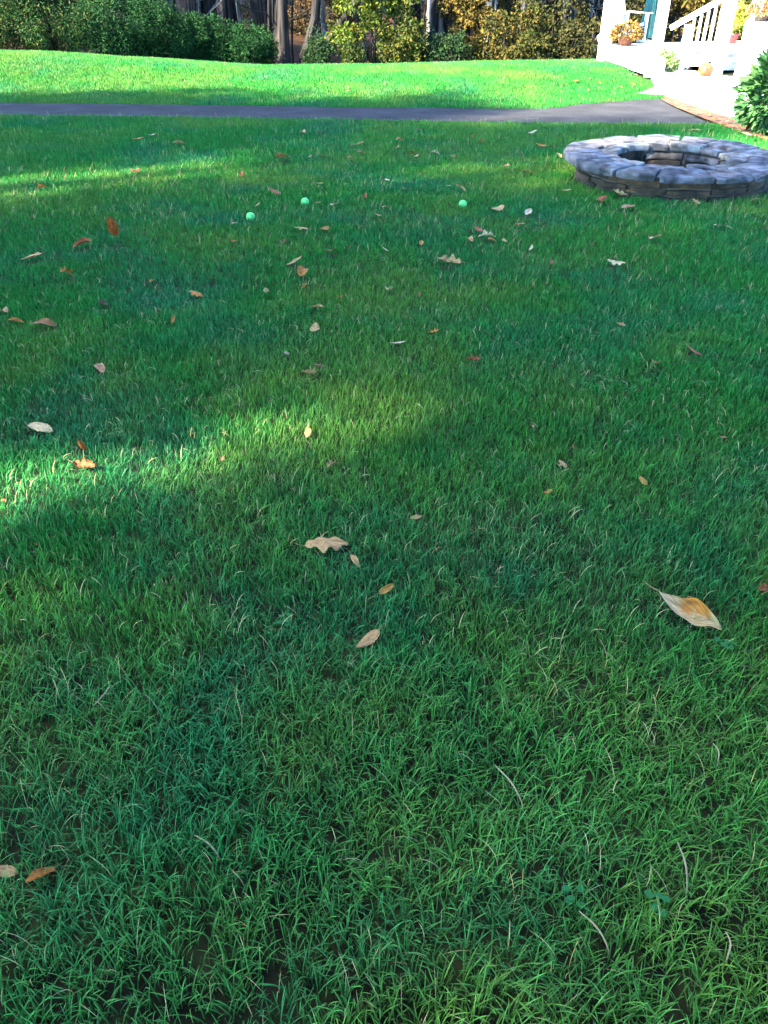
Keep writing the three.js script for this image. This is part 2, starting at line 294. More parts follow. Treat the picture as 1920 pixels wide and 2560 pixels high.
// ---------------------------------------------------------------- leaf clouds
function leafCloud(n, seed, place, len, wid, tint, opt = {}) {
  const R = rngOf(seed), pos = [], cl = [], ix = [], P = new THREE.Vector3(), D = new THREE.Vector3(), S = new THREE.Vector3(), Nn = new THREE.Vector3();
  for (let k = 0; k < n; k++) {
    if (!place(R, P, Nn, k)) continue;
    D.set(R() - 0.5, (R() - 0.5) * 0.9 - (opt.droop || 0.15), R() - 0.5).addScaledVector(Nn, opt.out ?? 0.5).normalize();
    S.set(R() - 0.5, R() - 0.5, R() - 0.5).cross(D).normalize();
    const l = len * (0.6 + R() * 0.8), w = wid * (0.6 + R() * 0.8), U = new THREE.Vector3().crossVectors(D, S), b = pos.length / 3, bend = l * 0.18;
    pos.push(P.x, P.y, P.z,
      P.x + D.x * l * 0.5 + S.x * w * 0.5 + U.x * bend, P.y + D.y * l * 0.5 + S.y * w * 0.5 + U.y * bend, P.z + D.z * l * 0.5 + S.z * w * 0.5 + U.z * bend,
      P.x + D.x * l, P.y + D.y * l, P.z + D.z * l,
      P.x + D.x * l * 0.5 - S.x * w * 0.5 + U.x * bend, P.y + D.y * l * 0.5 - S.y * w * 0.5 + U.y * bend, P.z + D.z * l * 0.5 - S.z * w * 0.5 + U.z * bend);
    const c = tint(R, P), dim = opt.dim ?? 1; c[0] *= dim; c[1] *= dim; c[2] *= dim; for (let q = 0; q < 4; q++) cl.push(c[0], c[1], c[2]);
    ix.push(b, b + 1, b + 2, b, b + 2, b + 3);
  }
  const g = new THREE.BufferGeometry(); g.setAttribute('position', new THREE.Float32BufferAttribute(pos, 3)); g.setAttribute('color', new THREE.Float32BufferAttribute(cl, 3)); g.setIndex(ix); g.computeVertexNormals(); return g;
}
const mixTint = (list, jit = 0.3) => (R) => { const a = list[Math.floor(R() * list.length)], f = 1 + (R() - 0.5) * 2 * jit; return [a[0] * f, a[1] * f * (1 + (R() - 0.5) * 0.15), a[2] * f]; };
// clumps of leaves in an ellipsoid
function clumped(seed, nClump, rx, ry, rz, cy, cr, shell = 0.6) {
  const R = rngOf(seed), C = [];
  for (let k = 0; k < nClump; k++) { const t = R() * Math.PI * 2, c = R() * 2 - 1, s = Math.sqrt(1 - c * c), r = Math.pow(lerp(shell * shell * shell, 1, R()), 1 / 3); C.push([Math.cos(t) * s * r * rx, cy + c * r * ry, Math.sin(t) * s * r * rz, cr * (0.6 + R() * 0.8)]); }
  return (R2, P, N) => { const c = C[Math.floor(R2() * C.length)]; N.set(R2() - 0.5, R2() - 0.5, R2() - 0.5).normalize(); const q = c[3] * Math.pow(R2(), 0.45); P.set(c[0] + N.x * q, c[1] + N.y * q, c[2] + N.z * q); return true; };
}
function tubeAlong(pts, radii, radial = 8) {
  const curve = new THREE.CatmullRomCurve3(pts.map((p) => new THREE.Vector3(...p))), n = Math.max(4, (pts.length - 1) * 3), g = new THREE.TubeGeometry(curve, n, 1, radial, false), p = g.attributes.position, uv = g.attributes.uv;
  const L = curve.getLength(), c = new THREE.Vector3();
  for (let i = 0; i <= n; i++) {
    const t = i / n, f = t * (radii.length - 1), k = Math.min(radii.length - 2, Math.floor(f)), r = lerp(radii[k], radii[k + 1], f - k); curve.getPointAt(t, c);
    for (let j = 0; j <= radial; j++) { const q = i * (radial + 1) + j, m = r * (1 + (hash2(j % radial, i, 9) - 0.5) * 0.16); p.setXYZ(q, c.x + (p.getX(q) - c.x) * m, c.y + (p.getY(q) - c.y) * m, c.z + (p.getZ(q) - c.z) * m); uv.setXY(q, j / radial, t * L * 0.35); }
  }
  g.computeVertexNormals(); return g;
}
function limbs(seed, H, r, from, n, reach, lean = [0, 0]) {
  const R = rngOf(seed), out = [];
  for (let k = 0; k < n; k++) {
    const t = lerp(from, 0.95, (k + R() * 0.6) / n), a = k * 2.4 + R(), l = reach * (1.15 - t) * (0.7 + R() * 0.6), y = H * t, x = lean[0] * t, z = lean[1] * t, up = l * (0.4 + R() * 0.6), rr = r * (1.05 - t) * 0.5 + 0.008;
    out.push(tubeAlong([[x, y, z], [x + Math.cos(a) * l * 0.5, y + up * 0.35, z + Math.sin(a) * l * 0.5], [x + Math.cos(a) * l, y + up, z + Math.sin(a) * l]], [rr, rr * 0.6, rr * 0.15], 5));
  }
  return out;
}

// ---------------------------------------------------------------- trees that shade the near lawn (they stand outside the picture)
{
  const uw = (u, w) => [0.88 * u + 0.475 * w, -0.475 * u + 0.88 * w];
  const tint = mixTint([[0.09, 0.13, 0.03], [0.13, 0.14, 0.03], [0.16, 0.12, 0.03], [0.07, 0.12, 0.03]]);
  const mat = leafMat({ transmission: 0.3 });
  const make = (name, label, H, rad, seed, nLeaf, mid = 0.63, deep = 0.37) => {
    const t = thing(name, label, 'tree', [0, 0, 0], 0, 'trees shading the lawn');
    part('trunk', mergeGeometries([tubeAlong([[0, -0.2, 0], [0.05, H * 0.15, 0.02], [0.1, H * 0.4, -0.05], [0, H * 0.7, 0.05], [0, H * 0.95, 0]], [0.34, 0.24, 0.2, 0.12, 0.02], 12), ...limbs(seed, H, 0.24, 0.26, 16, rad * 1.25)]), M.bark, t);
    part('crown', leafCloud(nLeaf, seed, clumped(seed + 1, 110, rad, H * deep, rad * 1.05, H * mid, 0.75, 0.35), 0.17, 0.13, tint), mat, t);
    return t;
  };
  const spots = [[-8.6, -10.65, 10.3, 2.1, 'leafy broad tree standing beside the asphalt path'], [-8.4, -5.1, 10.0, 2.3, 'leafy broad tree standing opposite the fire pit'], [-8.8, 0.15, 10.8, 2.35, 'leafy broad tree rising from the shaded lawn'], [-8.4, 5.2, 9.2, 2.6, 'leafy broad tree at the back of the shaded lawn'], [-0.2, 3.0, 7.2, 3.1, 'leafy broad tree spreading over the darkest grass'], [-8.6, -13.4, 8.2, 1.5, 'smaller leafy tree close beside the asphalt path']];
  spots.forEach(([u, w, H, rad, label], k) => { const [x, z] = uw(u, w); const t = make('shade_tree', label, H, rad, 500 + k * 31, 22000); t.position.set(x, ground(x, z), z); t.rotation.y = k * 1.3; });
  [[-11.6, -8.0, 13.4, 1.0, 4200, 'tall high-crowned tree behind the gap by the fire pit'], [-12.4, -2.3, 13.2, 1.5, 8000, 'tall high-crowned tree set back from the shaded lawn']].forEach(([u, w, H, rad, n, label], k) => { const [x, z] = uw(u, w); const t = make('tall_tree', label, H, rad, 1300 + k * 31, n, 0.84, 0.115); t.position.set(x, ground(x, z), z); });
  // the wood's edge goes on along the side of the lawn and shades the hedge and the first trunks
  [[-9, -23.6, 11, 2.7, 'low-crowned broad tree at the corner where lawn meets wood'], [-3, -25.5, 12, 2.8, 'low-crowned broad tree growing behind the tall end of the hedge'], [2.5, -28.2, 12, 2.8, 'low-crowned broad tree deep behind the hedge'], [-8, -28.8, 13, 3, 'low-crowned broad tree in the wood beyond the hedge']].forEach(([u, w, H, rad, label], k) => { const [x, z] = uw(u, w); const t = make('edge_tree', label, H, rad, 900 + k * 31, 11000); t.userData.group = 'broad trees of the wood edge'; t.position.set(x, ground(x, z), z); t.rotation.y = k * 1.7; });
}

// ---------------------------------------------------------------- woods beyond the crest
{
  const R = rngOf(77);
  const crownTint = mixTint([[0.16, 0.12, 0.03], [0.10, 0.11, 0.03], [0.2, 0.13, 0.03], [0.12, 0.08, 0.03]]), crownMat = leafMat({});
  const proto = (name, label, group, H, r, lean, seed, mat, nLeaf, opt = {}) => {
    const t = thing(name, label, 'tree', [0, 0, 0], 0, group);
    const pts = opt.pts || [[0, -0.4, 0], [lean[0] * 0.1 + 0.04, H * 0.12, lean[1] * 0.1], [lean[0] * 0.35, H * 0.35, lean[1] * 0.35 + 0.05], [lean[0] * 0.7 - 0.05, H * 0.7, lean[1] * 0.7], [lean[0], H, lean[1]]];
    part('trunk', mergeGeometries([tubeAlong(pts, [r * 1.5, r * 1.02, r * 0.85, r * 0.5, 0.02], 10), ...limbs(seed, H, r, opt.from ?? 0.3, opt.limbs ?? 12, H * 0.28, lean)]), mat, t);
    if (nLeaf) part('crown', leafCloud(nLeaf, seed, clumped(seed + 3, 60, H * 0.2, H * 0.28, H * 0.2, H * 0.7, H * 0.06, 0.2), 0.2, 0.15, crownTint), crownMat, t);
    return t;
  };
  const gDark = 'dark trunks in the woods', gPale = 'pale slender trunks in the woods', gThin = 'thin saplings in the woods';
  const dark = [0, 1, 2, 3].map((k) => proto('forest_tree', 'tall dark-barked tree in the woods beyond the lawn', gDark, 12 + k, 0.13 + k * 0.02, [(k - 1.5) * 0.5, 0.3], 700 + k * 17, M.bark, 5200));
  const pale = [0, 1].map((k) => proto('pale_tree', 'slender pale-barked tree in the woods beyond the lawn', gPale, 10 + k, 0.07, [0.3 - k * 0.8, -0.2], 800 + k * 17, M.paleBark, 1600));
  const thin = [0, 1, 2].map((k) => proto('sapling', 'thin bare sapling stem in the woods beyond the lawn', gThin, 5.5 + k, 0.026, [0.4 - k * 0.5, 0.2], 900 + k * 17, k === 1 ? M.paleBark : M.bark, 0, { from: 0.12, limbs: 9 }));
  const first = new Set();
  const put = (protos, px, d, s = 1, turn = R() * 6.28) => {
    const pr = protos[Math.floor(R() * protos.length)], r = rayOf(px, 60), t = -d / r.z, x = r.x * t, z = -d; const o = first.has(pr) ? copyOf(pr, [x, ground(x, z), z], turn) : pr; first.add(pr); o.position.set(x, ground(x, z), z); o.rotation.y = turn; o.scale.set(s, 1, s); return o;
  };
  // those that can be picked out in the photograph
  for (const [px, d, s, lab] of [[382, 27, 0.8], [439, 26, 1.2], [458, 23, 0.9, 'dark trunk standing in the gap of the evergreen hedge'], [504, 29, 1], [531, 27, 1.05], [561, 25, 0.95], [580, 28, 1], [645, 26, 1.2, 'stout dark trunk just past the low end of the hedge'], [690, 23.5, 0.7, 'slim dark trunk paired with the straight one near the curved tree'], [666, 27, 0.9], [705, 22.6, 0.85, 'straight dark trunk nearest the curved tree'], [1008, 27, 0.8], [1078, 25, 1, 'dark trunk rising over the dark green shrub'], [1136, 27, 0.85, 'dark trunk behind the golden shrub'], [1105, 30, 1], [1040, 30, 0.9], [1180, 31, 1], [1262, 32, 0.9], [1330, 30, 0.9], [1420, 29, 0.9], [1490, 33, 1], [1570, 31, 1, 'dark trunk seen between the porch posts'], [1690, 30, 1, 'dark trunk seen through the stair balusters'], [1750, 34, 1], [1860, 31, 1], [1960, 33, 1], [2080, 30, 1]]) { const o = put(dark, px, d, s); if (lab) o.userData.label = lab; }
  for (const [px, d, s] of [[374, 30, 1], [493, 33, 1], [600, 31, 0.9], [812, 30, 0.9], [1106, 27.5, 0.7], [1219, 24, 1], [1234, 25, 0.6], [1308, 25, 0.8], [1296, 27, 0.7], [1408, 26, 0.8], [1076, 24, 0.7], [1470, 28, 0.7], [1640, 28, 0.8], [955, 29, 0.8]]) put(pale, px, d, s);
  for (let k = 0; k < 34; k++) put(dark, -250 + R() * 2500, 34 + R() * 26, 0.7 + R() * 0.5);
  for (let k = 0; k < 12; k++) put(pale, -100 + R() * 2200, 32 + R() * 20, 0.7 + R() * 0.4);
  for (let k = 0; k < 110; k++) put(thin, 330 + R() * 1650, 22.5 + R() * 16, 0.6 + R() * 0.8);
  // trees flanking the picture, so that the wood goes on
  for (let k = 0; k < 10; k++) { const a = k % 2 ? 1 : -1; put(dark, 960 + a * (1300 + R() * 900), 24 + R() * 20, 1); }
  // the curved dark tree and the leaning limb
  {
    const b = atDistance(757, 160, 22.2), g = ground(b.x, b.z), t = thing('curved_tree', 'dark tree with a curved trunk sweeping up from the wood edge', 'tree', [b.x, g, b.z]);
    const q = (px, py) => { const p = atDistance(px, py, 22.2); return [p.x - b.x, p.y - g, 0]; };
    part('trunk', mergeGeometries([tubeAlong([[-0.05, -0.3, 0], q(757, 157), q(768, 120), q(783, 62), q(791, 30), [q(800, 0)[0], 2.6, 0.1], [1.2, 6, 0.3], [1.6, 10, 0.2]], [0.14, 0.11, 0.095, 0.085, 0.08, 0.07, 0.05, 0.02], 10), ...limbs(61, 10, 0.08, 0.4, 8, 2.4, [1.6, 0.2])]), M.bark, t);
    part('crown', leafCloud(900, 62, clumped(63, 30, 1.8, 2.4, 1.8, 7.6, 0.6, 0.2), 0.2, 0.15, crownTint), crownMat, t);
    const c = atDistance(790, 150, 24), g2 = ground(c.x, c.z), t2 = thing('leaning_tree', 'dark crooked tree leaning towards the yellow-green sapling', 'tree', [c.x, g2, c.z]);
    const q2 = (px, py) => { const p = atDistance(px, py, 24); return [p.x - c.x, p.y - g2, 0]; };
    part('trunk', mergeGeometries([tubeAlong([[0, -0.3, 0], q2(789, 130), q2(800, 112), q2(818, 104), q2(838, 76), q2(862, 44), q2(890, 5), [2.2, 3.6, 0], [2.9, 6.5, 0.2]], [0.11, 0.1, 0.09, 0.09, 0.085, 0.07, 0.06, 0.045, 0.015], 9), ...limbs(64, 6.5, 0.06, 0.5, 6, 1.8, [2.9, 0])]), M.bark, t2);
    part('crown', leafCloud(500, 65, clumped(66, 18, 1.2, 1.4, 1.2, 5.6, 0.5, 0.2), 0.2, 0.15, crownTint), crownMat, t2);
  }
  // leafy understorey: [pixel x, centre y, half width px, half height px, distance, tints, label]
  const YG = [[0.13, 0.17, 0.02], [0.18, 0.19, 0.02], [0.08, 0.14, 0.02], [0.22, 0.18, 0.02]], GR = [[0.04, 0.11, 0.025], [0.06, 0.13, 0.02], [0.03, 0.08, 0.025]], GO = [[0.26, 0.17, 0.025], [0.2, 0.15, 0.02], [0.34, 0.2, 0.03], [0.14, 0.13, 0.02]], OL = [[0.13, 0.12, 0.025], [0.10, 0.10, 0.02], [0.17, 0.13, 0.03], [0.07, 0.09, 0.02]], DG = [[0.02, 0.08, 0.03], [0.03, 0.10, 0.03]];
  const bush = (name, label, px, py, hw, hh, d, list, n, leaf = 0.09) => {
    const c = atDistance(px, py, d), k = d / (FOCAL * 0.87), rx = hw * k, ry = hh * k * 1.15, g = ground(c.x, c.z), H = c.y - g; const t = thing(name, label, 'shrub', [c.x, g, c.z]);
    const R2 = rngOf(px * 7 + d), stems = []; for (let q = 0; q < 6; q++) { const a = q * 1.05 + R2(), e = rx * 0.6 * R2(); stems.push(tubeAlong([[Math.cos(a) * 0.05, -0.15, Math.sin(a) * 0.05], [Math.cos(a) * e * 0.5, H * 0.5, Math.sin(a) * e * 0.5], [Math.cos(a) * e, H + ry * 0.5, Math.sin(a) * e]], [0.022, 0.015, 0.005], 5)); }
    part('stem', mergeGeometries(stems), M.bark, t);
    const lo = Math.max(0.08, 0); const pl = clumped(px + 5, 34, rx, ry, rx * 0.8, H, Math.max(0.16, rx * 0.22), 0.3);
    part('foliage', leafCloud(Math.round(n * 1.7), px + 9, (r, P, N) => { pl(r, P, N); if (P.y < lo) P.y = lo + r() * 0.4; return true; }, leaf * 0.76, leaf * 0.55, mixTint(list, 0.35), { dim: 0.34 }), leafMat({ roughness: 0.8 }), t); return t;
  };
  bush('leafy_sapling', 'bushy yellow-green sapling at the edge of the woods', 935, 40, 84, 105, 21.6, YG.map((c) => [c[0] * 1.3, c[1] * 1.5, c[2]]), 4200, 0.1);
  bush('leafy_sapling', 'small yellow-green sapling beside the bushy one', 1005, 120, 48, 45, 21.2, YG, 1300, 0.09);
  bush('green_shrub', 'round mid-green shrub under the leaning tree', 795, 138, 30, 30, 21.2, GR, 1100, 0.07);
  bush('green_shrub', 'little green shrub under the yellow-green sapling', 880, 142, 22, 22, 21, [...GR, ...YG], 500, 0.07);
  bush('green_shrub', 'dark green shrub between the sapling and the golden shrubs', 1085, 125, 42, 38, 21.6, DG, 1300, 0.08);
  bush('green_shrub', 'low green shrub in front of the golden shrub', 1130, 132, 38, 28, 21.1, GR, 900, 0.08);
  bush('golden_shrub', 'golden yellow shrub beside the pale trunk', 1178, 78, 44, 65, 22.5, GO, 2200, 0.1);
  bush('golden_shrub', 'golden shrub hung high among the dark trunks', 1128, 2, 30, 32, 25, GO, 900, 0.1);
  bush('golden_shrub', 'wide olive-gold shrub behind the crest of the lawn', 1268, 100, 70, 58, 21.8, [...YG, ...GO, ...OL], 2800, 0.1);
  bush('olive_shrub', 'tall olive shrub next to the porch corner', 1385, 50, 85, 80, 23.5, OL, 3600, 0.1);
  bush('olive_shrub', 'low olive shrub at the foot of the tall olive one', 1430, 122, 58, 34, 21.6, OL, 1800, 0.09);
  bush('olive_shrub', 'small yellow-olive shrub at the edge of the crest', 1335, 128, 36, 28, 21.2, [...YG, ...OL], 1000, 0.09);
  bush('olive_shrub', 'loose olive shrub in the dim wood behind', 1240, 10, 60, 45, 26, OL, 1500, 0.12);
  bush('golden_shrub', 'bright golden shrub seen through the stair rail', 1700, 40, 80, 70, 22.8, GO, 2800, 0.11);
  bush('olive_shrub', 'olive shrub seen between the porch posts', 1565, 40, 60, 70, 22.5, OL, 2200, 0.1);
  bush('golden_shrub', 'yellow shrub seen past the porch pedestal', 1835, 50, 60, 60, 22.6, [...GO, ...YG], 2000, 0.11);
  bush('green_shrub', 'green shrub among the trunks at the end of the hedge', 655, 125, 20, 40, 23, GR, 600, 0.08);
  for (let k = 0; k < 34; k++) { const px = 340 + R() * 1500; bush('brush_clump', 'sparse russet brush among the trunks of the woods', px, 10 + R() * 90, 25 + R() * 35, 22 + R() * 26, 29 + R() * 16, R() < 0.5 ? [[0.2, 0.11, 0.04], [0.26, 0.15, 0.05], [0.14, 0.09, 0.04]] : [[0.1, 0.1, 0.03], [0.16, 0.12, 0.04]], 420, 0.13).userData.group = 'brush clumps in the woods'; }

  // hedge: mounds of fine dark green foliage
  const hedge = (label, px, top, hw, d, list, n, seed) => {
    const c = atDistance(px, top, d), g = ground(c.x, c.z), H = c.y - g, k = d / (FOCAL * 0.87), rx = hw * k; const t = thing('hedge_shrub', label, 'shrub', [c.x, g, c.z], 0, 'evergreen hedge along the crest');
    const R2 = rngOf(seed), stems = []; for (let q = 0; q < 9; q++) { const a = R2() * 6.28, e = rx * 0.6 * R2(); stems.push(tubeAlong([[Math.cos(a) * 0.1, -0.15, Math.sin(a) * 0.1], [Math.cos(a) * e * 0.5, H * 0.4, Math.sin(a) * e * 0.5], [Math.cos(a) * e, H * 0.8, Math.sin(a) * e]], [0.03, 0.02, 0.008], 5)); }
    part('stem', mergeGeometries(stems), M.bark, t);
    const pl = clumped(seed, 90, rx * 0.88, H * 0.5, rx * 0.85, H * 0.52, rx * 0.2, 0.5);
    part('foliage', leafCloud(n, seed + 1, (r, P, N) => { pl(r, P, N); if (P.y < 0.05) P.y = 0.05 + r() * 0.3; return true; }, 0.06, 0.016, mixTint(list, 0.4), { out: 0.8, dim: 0.72 }), leafMat({ roughness: 0.6, transmission: 0.2 }), t);
  };
  const HG = [[0.012, 0.06, 0.012], [0.018, 0.075, 0.014], [0.009, 0.045, 0.012]], HY = [[0.04, 0.09, 0.012], [0.07, 0.10, 0.014], [0.018, 0.07, 0.012], [0.10, 0.09, 0.02]];
  hedge('large yellow-flecked evergreen shrub at the tall end of the hedge', -60, -70, 150, 20.8, HY, 26000, 31);
  hedge('broad green evergreen shrub flecked with yellow leaves in the hedge', 105, -40, 130, 20.6, [...HY, ...HG], 25000, 33);
  hedge('deep green evergreen shrub beside the yellow-flecked ones', 265, -14, 115, 20.8, HG, 24000, 35);
  hedge('smooth-topped evergreen shrub in the middle of the hedge', 385, 18, 85, 21.2, HG, 18000, 37);
  hedge('rounded evergreen shrub next to the gap in the hedge', 500, 42, 62, 21.6, HG, 14000, 39);
  hedge('lowest evergreen shrub at the end of the hedge', 605, 66, 62, 21.6, HG, 14000, 41);
}

// ---------------------------------------------------------------- things on and by the porch
const flowerDome = (parent, r, h, y, n, list, seed, leaf) => part('flowers', leafCloud(n, seed, (R, P, N) => { const a = R() * 6.28, c = Math.pow(R(), 0.6), s = Math.sqrt(1 - (1 - c) * (1 - c)); N.set(Math.cos(a) * s, 1 - c + 0.1, Math.sin(a) * s).normalize(); const q = 0.8 + R() * 0.25; P.set(Math.cos(a) * s * r * q, y + (1 - c) * h * q, Math.sin(a) * s * r * q); return true; }, leaf, leaf * 0.8, mixTint(list, 0.3), { out: 0.6, droop: 0, dim: 0.5 }), leafMat({ transmission: 0.2 }), parent);
const potGeo = (r, h) => new THREE.LatheGeometry([[0.001, 0], [r * 0.72, 0], [r * 0.95, h * 0.8], [r * 1.06, h * 0.8], [r * 1.08, h], [r * 0.95, h], [r * 0.9, h * 0.86], [0.001, h * 0.86]].map(([x, y]) => new THREE.Vector2(x, y)), 28);
{
  const dk = (px, py) => { const r = rayOf(px, py), t = (DECK - EYE) / r.y; return [r.x * t, DECK + 0.001, r.z * t]; };
  const clay = std({ map: speck, color: col(0.4, 0.13, 0.06), roughness: 0.85 }), red = std({ map: speck, color: col(0.55, 0.05, 0.06), roughness: 0.45 }), green = std({ map: speck, color: col(0.05, 0.3, 0.28), roughness: 0.7 }), brown = std({ map: speck, color: col(0.3, 0.2, 0.14), roughness: 0.8 });
  const a = thing('potted_mum', 'orange chrysanthemum in a clay pot on the porch deck', 'flower pot', dk(1562, 114)); part('pot', potGeo(0.15, 0.15), clay, a); flowerDome(a, 0.29, 0.27, 0.12, 900, [[0.5, 0.2, 0.05], [0.6, 0.3, 0.08], [0.3, 0.16, 0.04], [0.2, 0.2, 0.05]], 11, 0.05);
  const b = thing('potted_plant', 'red pot of tall yellow flowers on the porch deck', 'flower pot', dk(1828, 108)); part('pot', potGeo(0.11, 0.16), red, b); part('flowers', leafCloud(420, 12, clumped(13, 16, 0.16, 0.26, 0.16, 0.5, 0.09), 0.07, 0.05, mixTint([[0.6, 0.5, 0.06], [0.15, 0.25, 0.04], [0.5, 0.4, 0.05]])), leafMat({}), b);
  part('stem', mergeGeometries([0, 1, 2, 3, 4].map((k) => tubeAlong([[0, 0.12, 0], [Math.cos(k * 1.3) * 0.05, 0.35, Math.sin(k * 1.3) * 0.05], [Math.cos(k * 1.3) * 0.12, 0.6, Math.sin(k * 1.3) * 0.12]], [0.006, 0.005, 0.003], 5))), std({ color: col(0.08, 0.15, 0.04), roughness: 0.8 }), b);
  const pc = atDistance(1900, 52, 15.4); const c = thing('potted_mum', 'peach chrysanthemum in a dark pot on the white pedestal', 'flower pot', [pc.x, pc.y - 0.009, pc.z]); part('pot', potGeo(0.12, 0.12), brown, c); flowerDome(c, 0.23, 0.2, 0.1, 700, [[0.7, 0.36, 0.16], [0.6, 0.28, 0.1], [0.3, 0.25, 0.08]], 14, 0.045);
  // pumpkins
  const pumpkin = (label, px, py, r, squash, seed) => {
    const p = onGround(px, py, 0.012), t = thing('pumpkin', label, 'pumpkin', [p.x, p.y, p.z]); const g = new THREE.SphereGeometry(1, 40, 20), q = g.attributes.position;
    for (let k = 0; k < q.count; k++) { const x = q.getX(k), y = q.getY(k), z = q.getZ(k), an = Math.atan2(z, x), rib = 1 - 0.09 * Math.pow(Math.abs(Math.cos(an * 5 + seed)), 6), hr = Math.hypot(x, z), dip = 1 - 0.22 * Math.exp(-hr * hr * 14); q.setXYZ(k, x * r * rib, (y * dip * squash + squash * 0.86) * r, z * r * rib); }
    g.computeVertexNormals(); part('shell', g, std({ map: speck, color: col(0.6, 0.13, 0.015), roughness: 0.5 }), t);
    const y = r * squash * 1.62; part('stalk', tubeAlong([[0, y - 0.02, 0], [0.005, y + r * 0.14, 0], [r * 0.14, y + r * 0.28, 0.01]], [r * 0.14, r * 0.08, r * 0.1], 7), std({ color: col(0.16, 0.13, 0.05), roughness: 0.9 }), t);
  };
  pumpkin('round orange pumpkin at the foot of the stair post', 1762, 190, 0.125, 0.85, 1);
  pumpkin('smaller orange pumpkin behind the round one', 1752, 170, 0.085, 0.8, 2);
  // white garden chair with slatted fan back
  const ch = thing('garden_chair', 'white slatted garden chair behind the orange chrysanthemum', 'chair', dk(1556, 106), 0.5);
  part('seat', mergeGeometries([0, 1, 2, 3, 4].map((k) => box(0.5, 0.018, 0.085, 0, 0.3 - k * 0.014, 0.22 - k * 0.1))), M.white, ch);
  for (let k = -3; k <= 3; k++) { const h = 0.66 - Math.abs(k) * Math.abs(k) * 0.014; const g = new THREE.BoxGeometry(0.066, h, 0.016); g.translate(0, h / 2, 0); g.rotateX(-0.38); g.translate(k * 0.073, 0.22, -0.2); part('back_slat', g, M.white, ch); }
  for (const s of [-1, 1]) { part('arm', box(0.1, 0.02, 0.62, s * 0.31, 0.5, 0.03), M.white, ch); part('front_leg', box(0.03, 0.49, 0.08, s * 0.28, 0.245, 0.27), M.white, ch); part('rear_leg', beam([s * 0.27, 0.3, 0.25], [s * 0.27, 0.05, -0.42], 0.03, 0.1), M.white, ch); part('back_support', box(0.03, 0.49, 0.06, s * 0.28, 0.245, -0.26), M.white, ch); }
  // closed teal parasol
  const u = thing('closed_parasol', 'closed teal parasol in a white stand on the porch', 'parasol', dk(1612, 106));
  const fold = new THREE.LatheGeometry([[0.13, 0.08], [0.125, 0.3], [0.09, 0.7], [0.05, 0.95], [0.02, 1.0]].map(([x, y]) => new THREE.Vector2(x, y)), 40), fp = fold.attributes.position; for (let k = 0; k < fp.count; k++) { const an = Math.atan2(fp.getZ(k), fp.getX(k)), f = 1 + 0.16 * Math.cos(an * 8 + fp.getY(k)); fp.setX(k, fp.getX(k) * f); fp.setZ(k, fp.getZ(k) * f); } fold.computeVertexNormals();
  part('canopy', fold, std({ map: speck, color: col(0.015, 0.22, 0.2), roughness: 0.8, side: THREE.DoubleSide }), u);
  part('pole', tubeAlong([[0, 0.02, 0], [0, 0.5, 0], [0, 1.1, 0]], [0.018, 0.018, 0.018], 10), M.white, u); part('stand', new THREE.LatheGeometry([[0.001, 0], [0.17, 0], [0.17, 0.03], [0.05, 0.06], [0.03, 0.09], [0.001, 0.09]].map(([x, y]) => new THREE.Vector2(x, y)), 24), M.white, u);
  // pale green plants in the corner by the steps
  for (const [px, py, s, lab] of [[1660, 172, 1, 'pale green border plant in the porch corner'], [1680, 178, 0.8, 'smaller pale green border plant by the newel post']]) { const p = onGround(px, py, 0.01), t = thing('border_plant', lab, 'plant', [p.x, p.y, p.z]); part('foliage', leafCloud(420, px, clumped(px, 14, 0.12 * s, 0.13 * s, 0.12 * s, 0.16 * s, 0.07), 0.08, 0.035, mixTint([[0.22, 0.28, 0.1], [0.3, 0.32, 0.14], [0.12, 0.2, 0.06]])), leafMat({}), t); }
  // broad-leaved shrub at the walk
  const sp = onGround(1935, 345), sh = thing('broadleaf_shrub', 'glossy broad-leaved green shrub in the mulch bed by the walk', 'shrub', [sp.x + 0.12, sp.y, sp.z - 0.25]);
  const st = []; const Rr = rngOf(5); for (let q = 0; q < 8; q++) { const an = q * 0.8, e = 0.3; st.push(tubeAlong([[Math.cos(an) * 0.04, -0.05, Math.sin(an) * 0.04], [Math.cos(an) * e * 0.5, 0.3, Math.sin(an) * e * 0.5], [Math.cos(an) * e, 0.65, Math.sin(an) * e]], [0.016, 0.012, 0.005], 5)); }
  part('stem', mergeGeometries(st), M.bark, sh);
  const pl = clumped(91, 90, 0.45, 0.42, 0.45, 0.44, 0.1, 0.35);
  part('foliage', leafCloud(4400, 92, (r, P, N) => { pl(r, P, N); N.set(P.x, (P.y - 0.4), P.z).normalize(); if (P.y < 0.04) P.y = 0.04 + r() * 0.2; return true; }, 0.105, 0.05, mixTint([[0.05, 0.13, 0.04], [0.08, 0.16, 0.05], [0.03, 0.09, 0.03]], 0.3), { out: 1.1 }), leafMat({ roughness: 0.35, transmission: 0.2 }), sh);
}

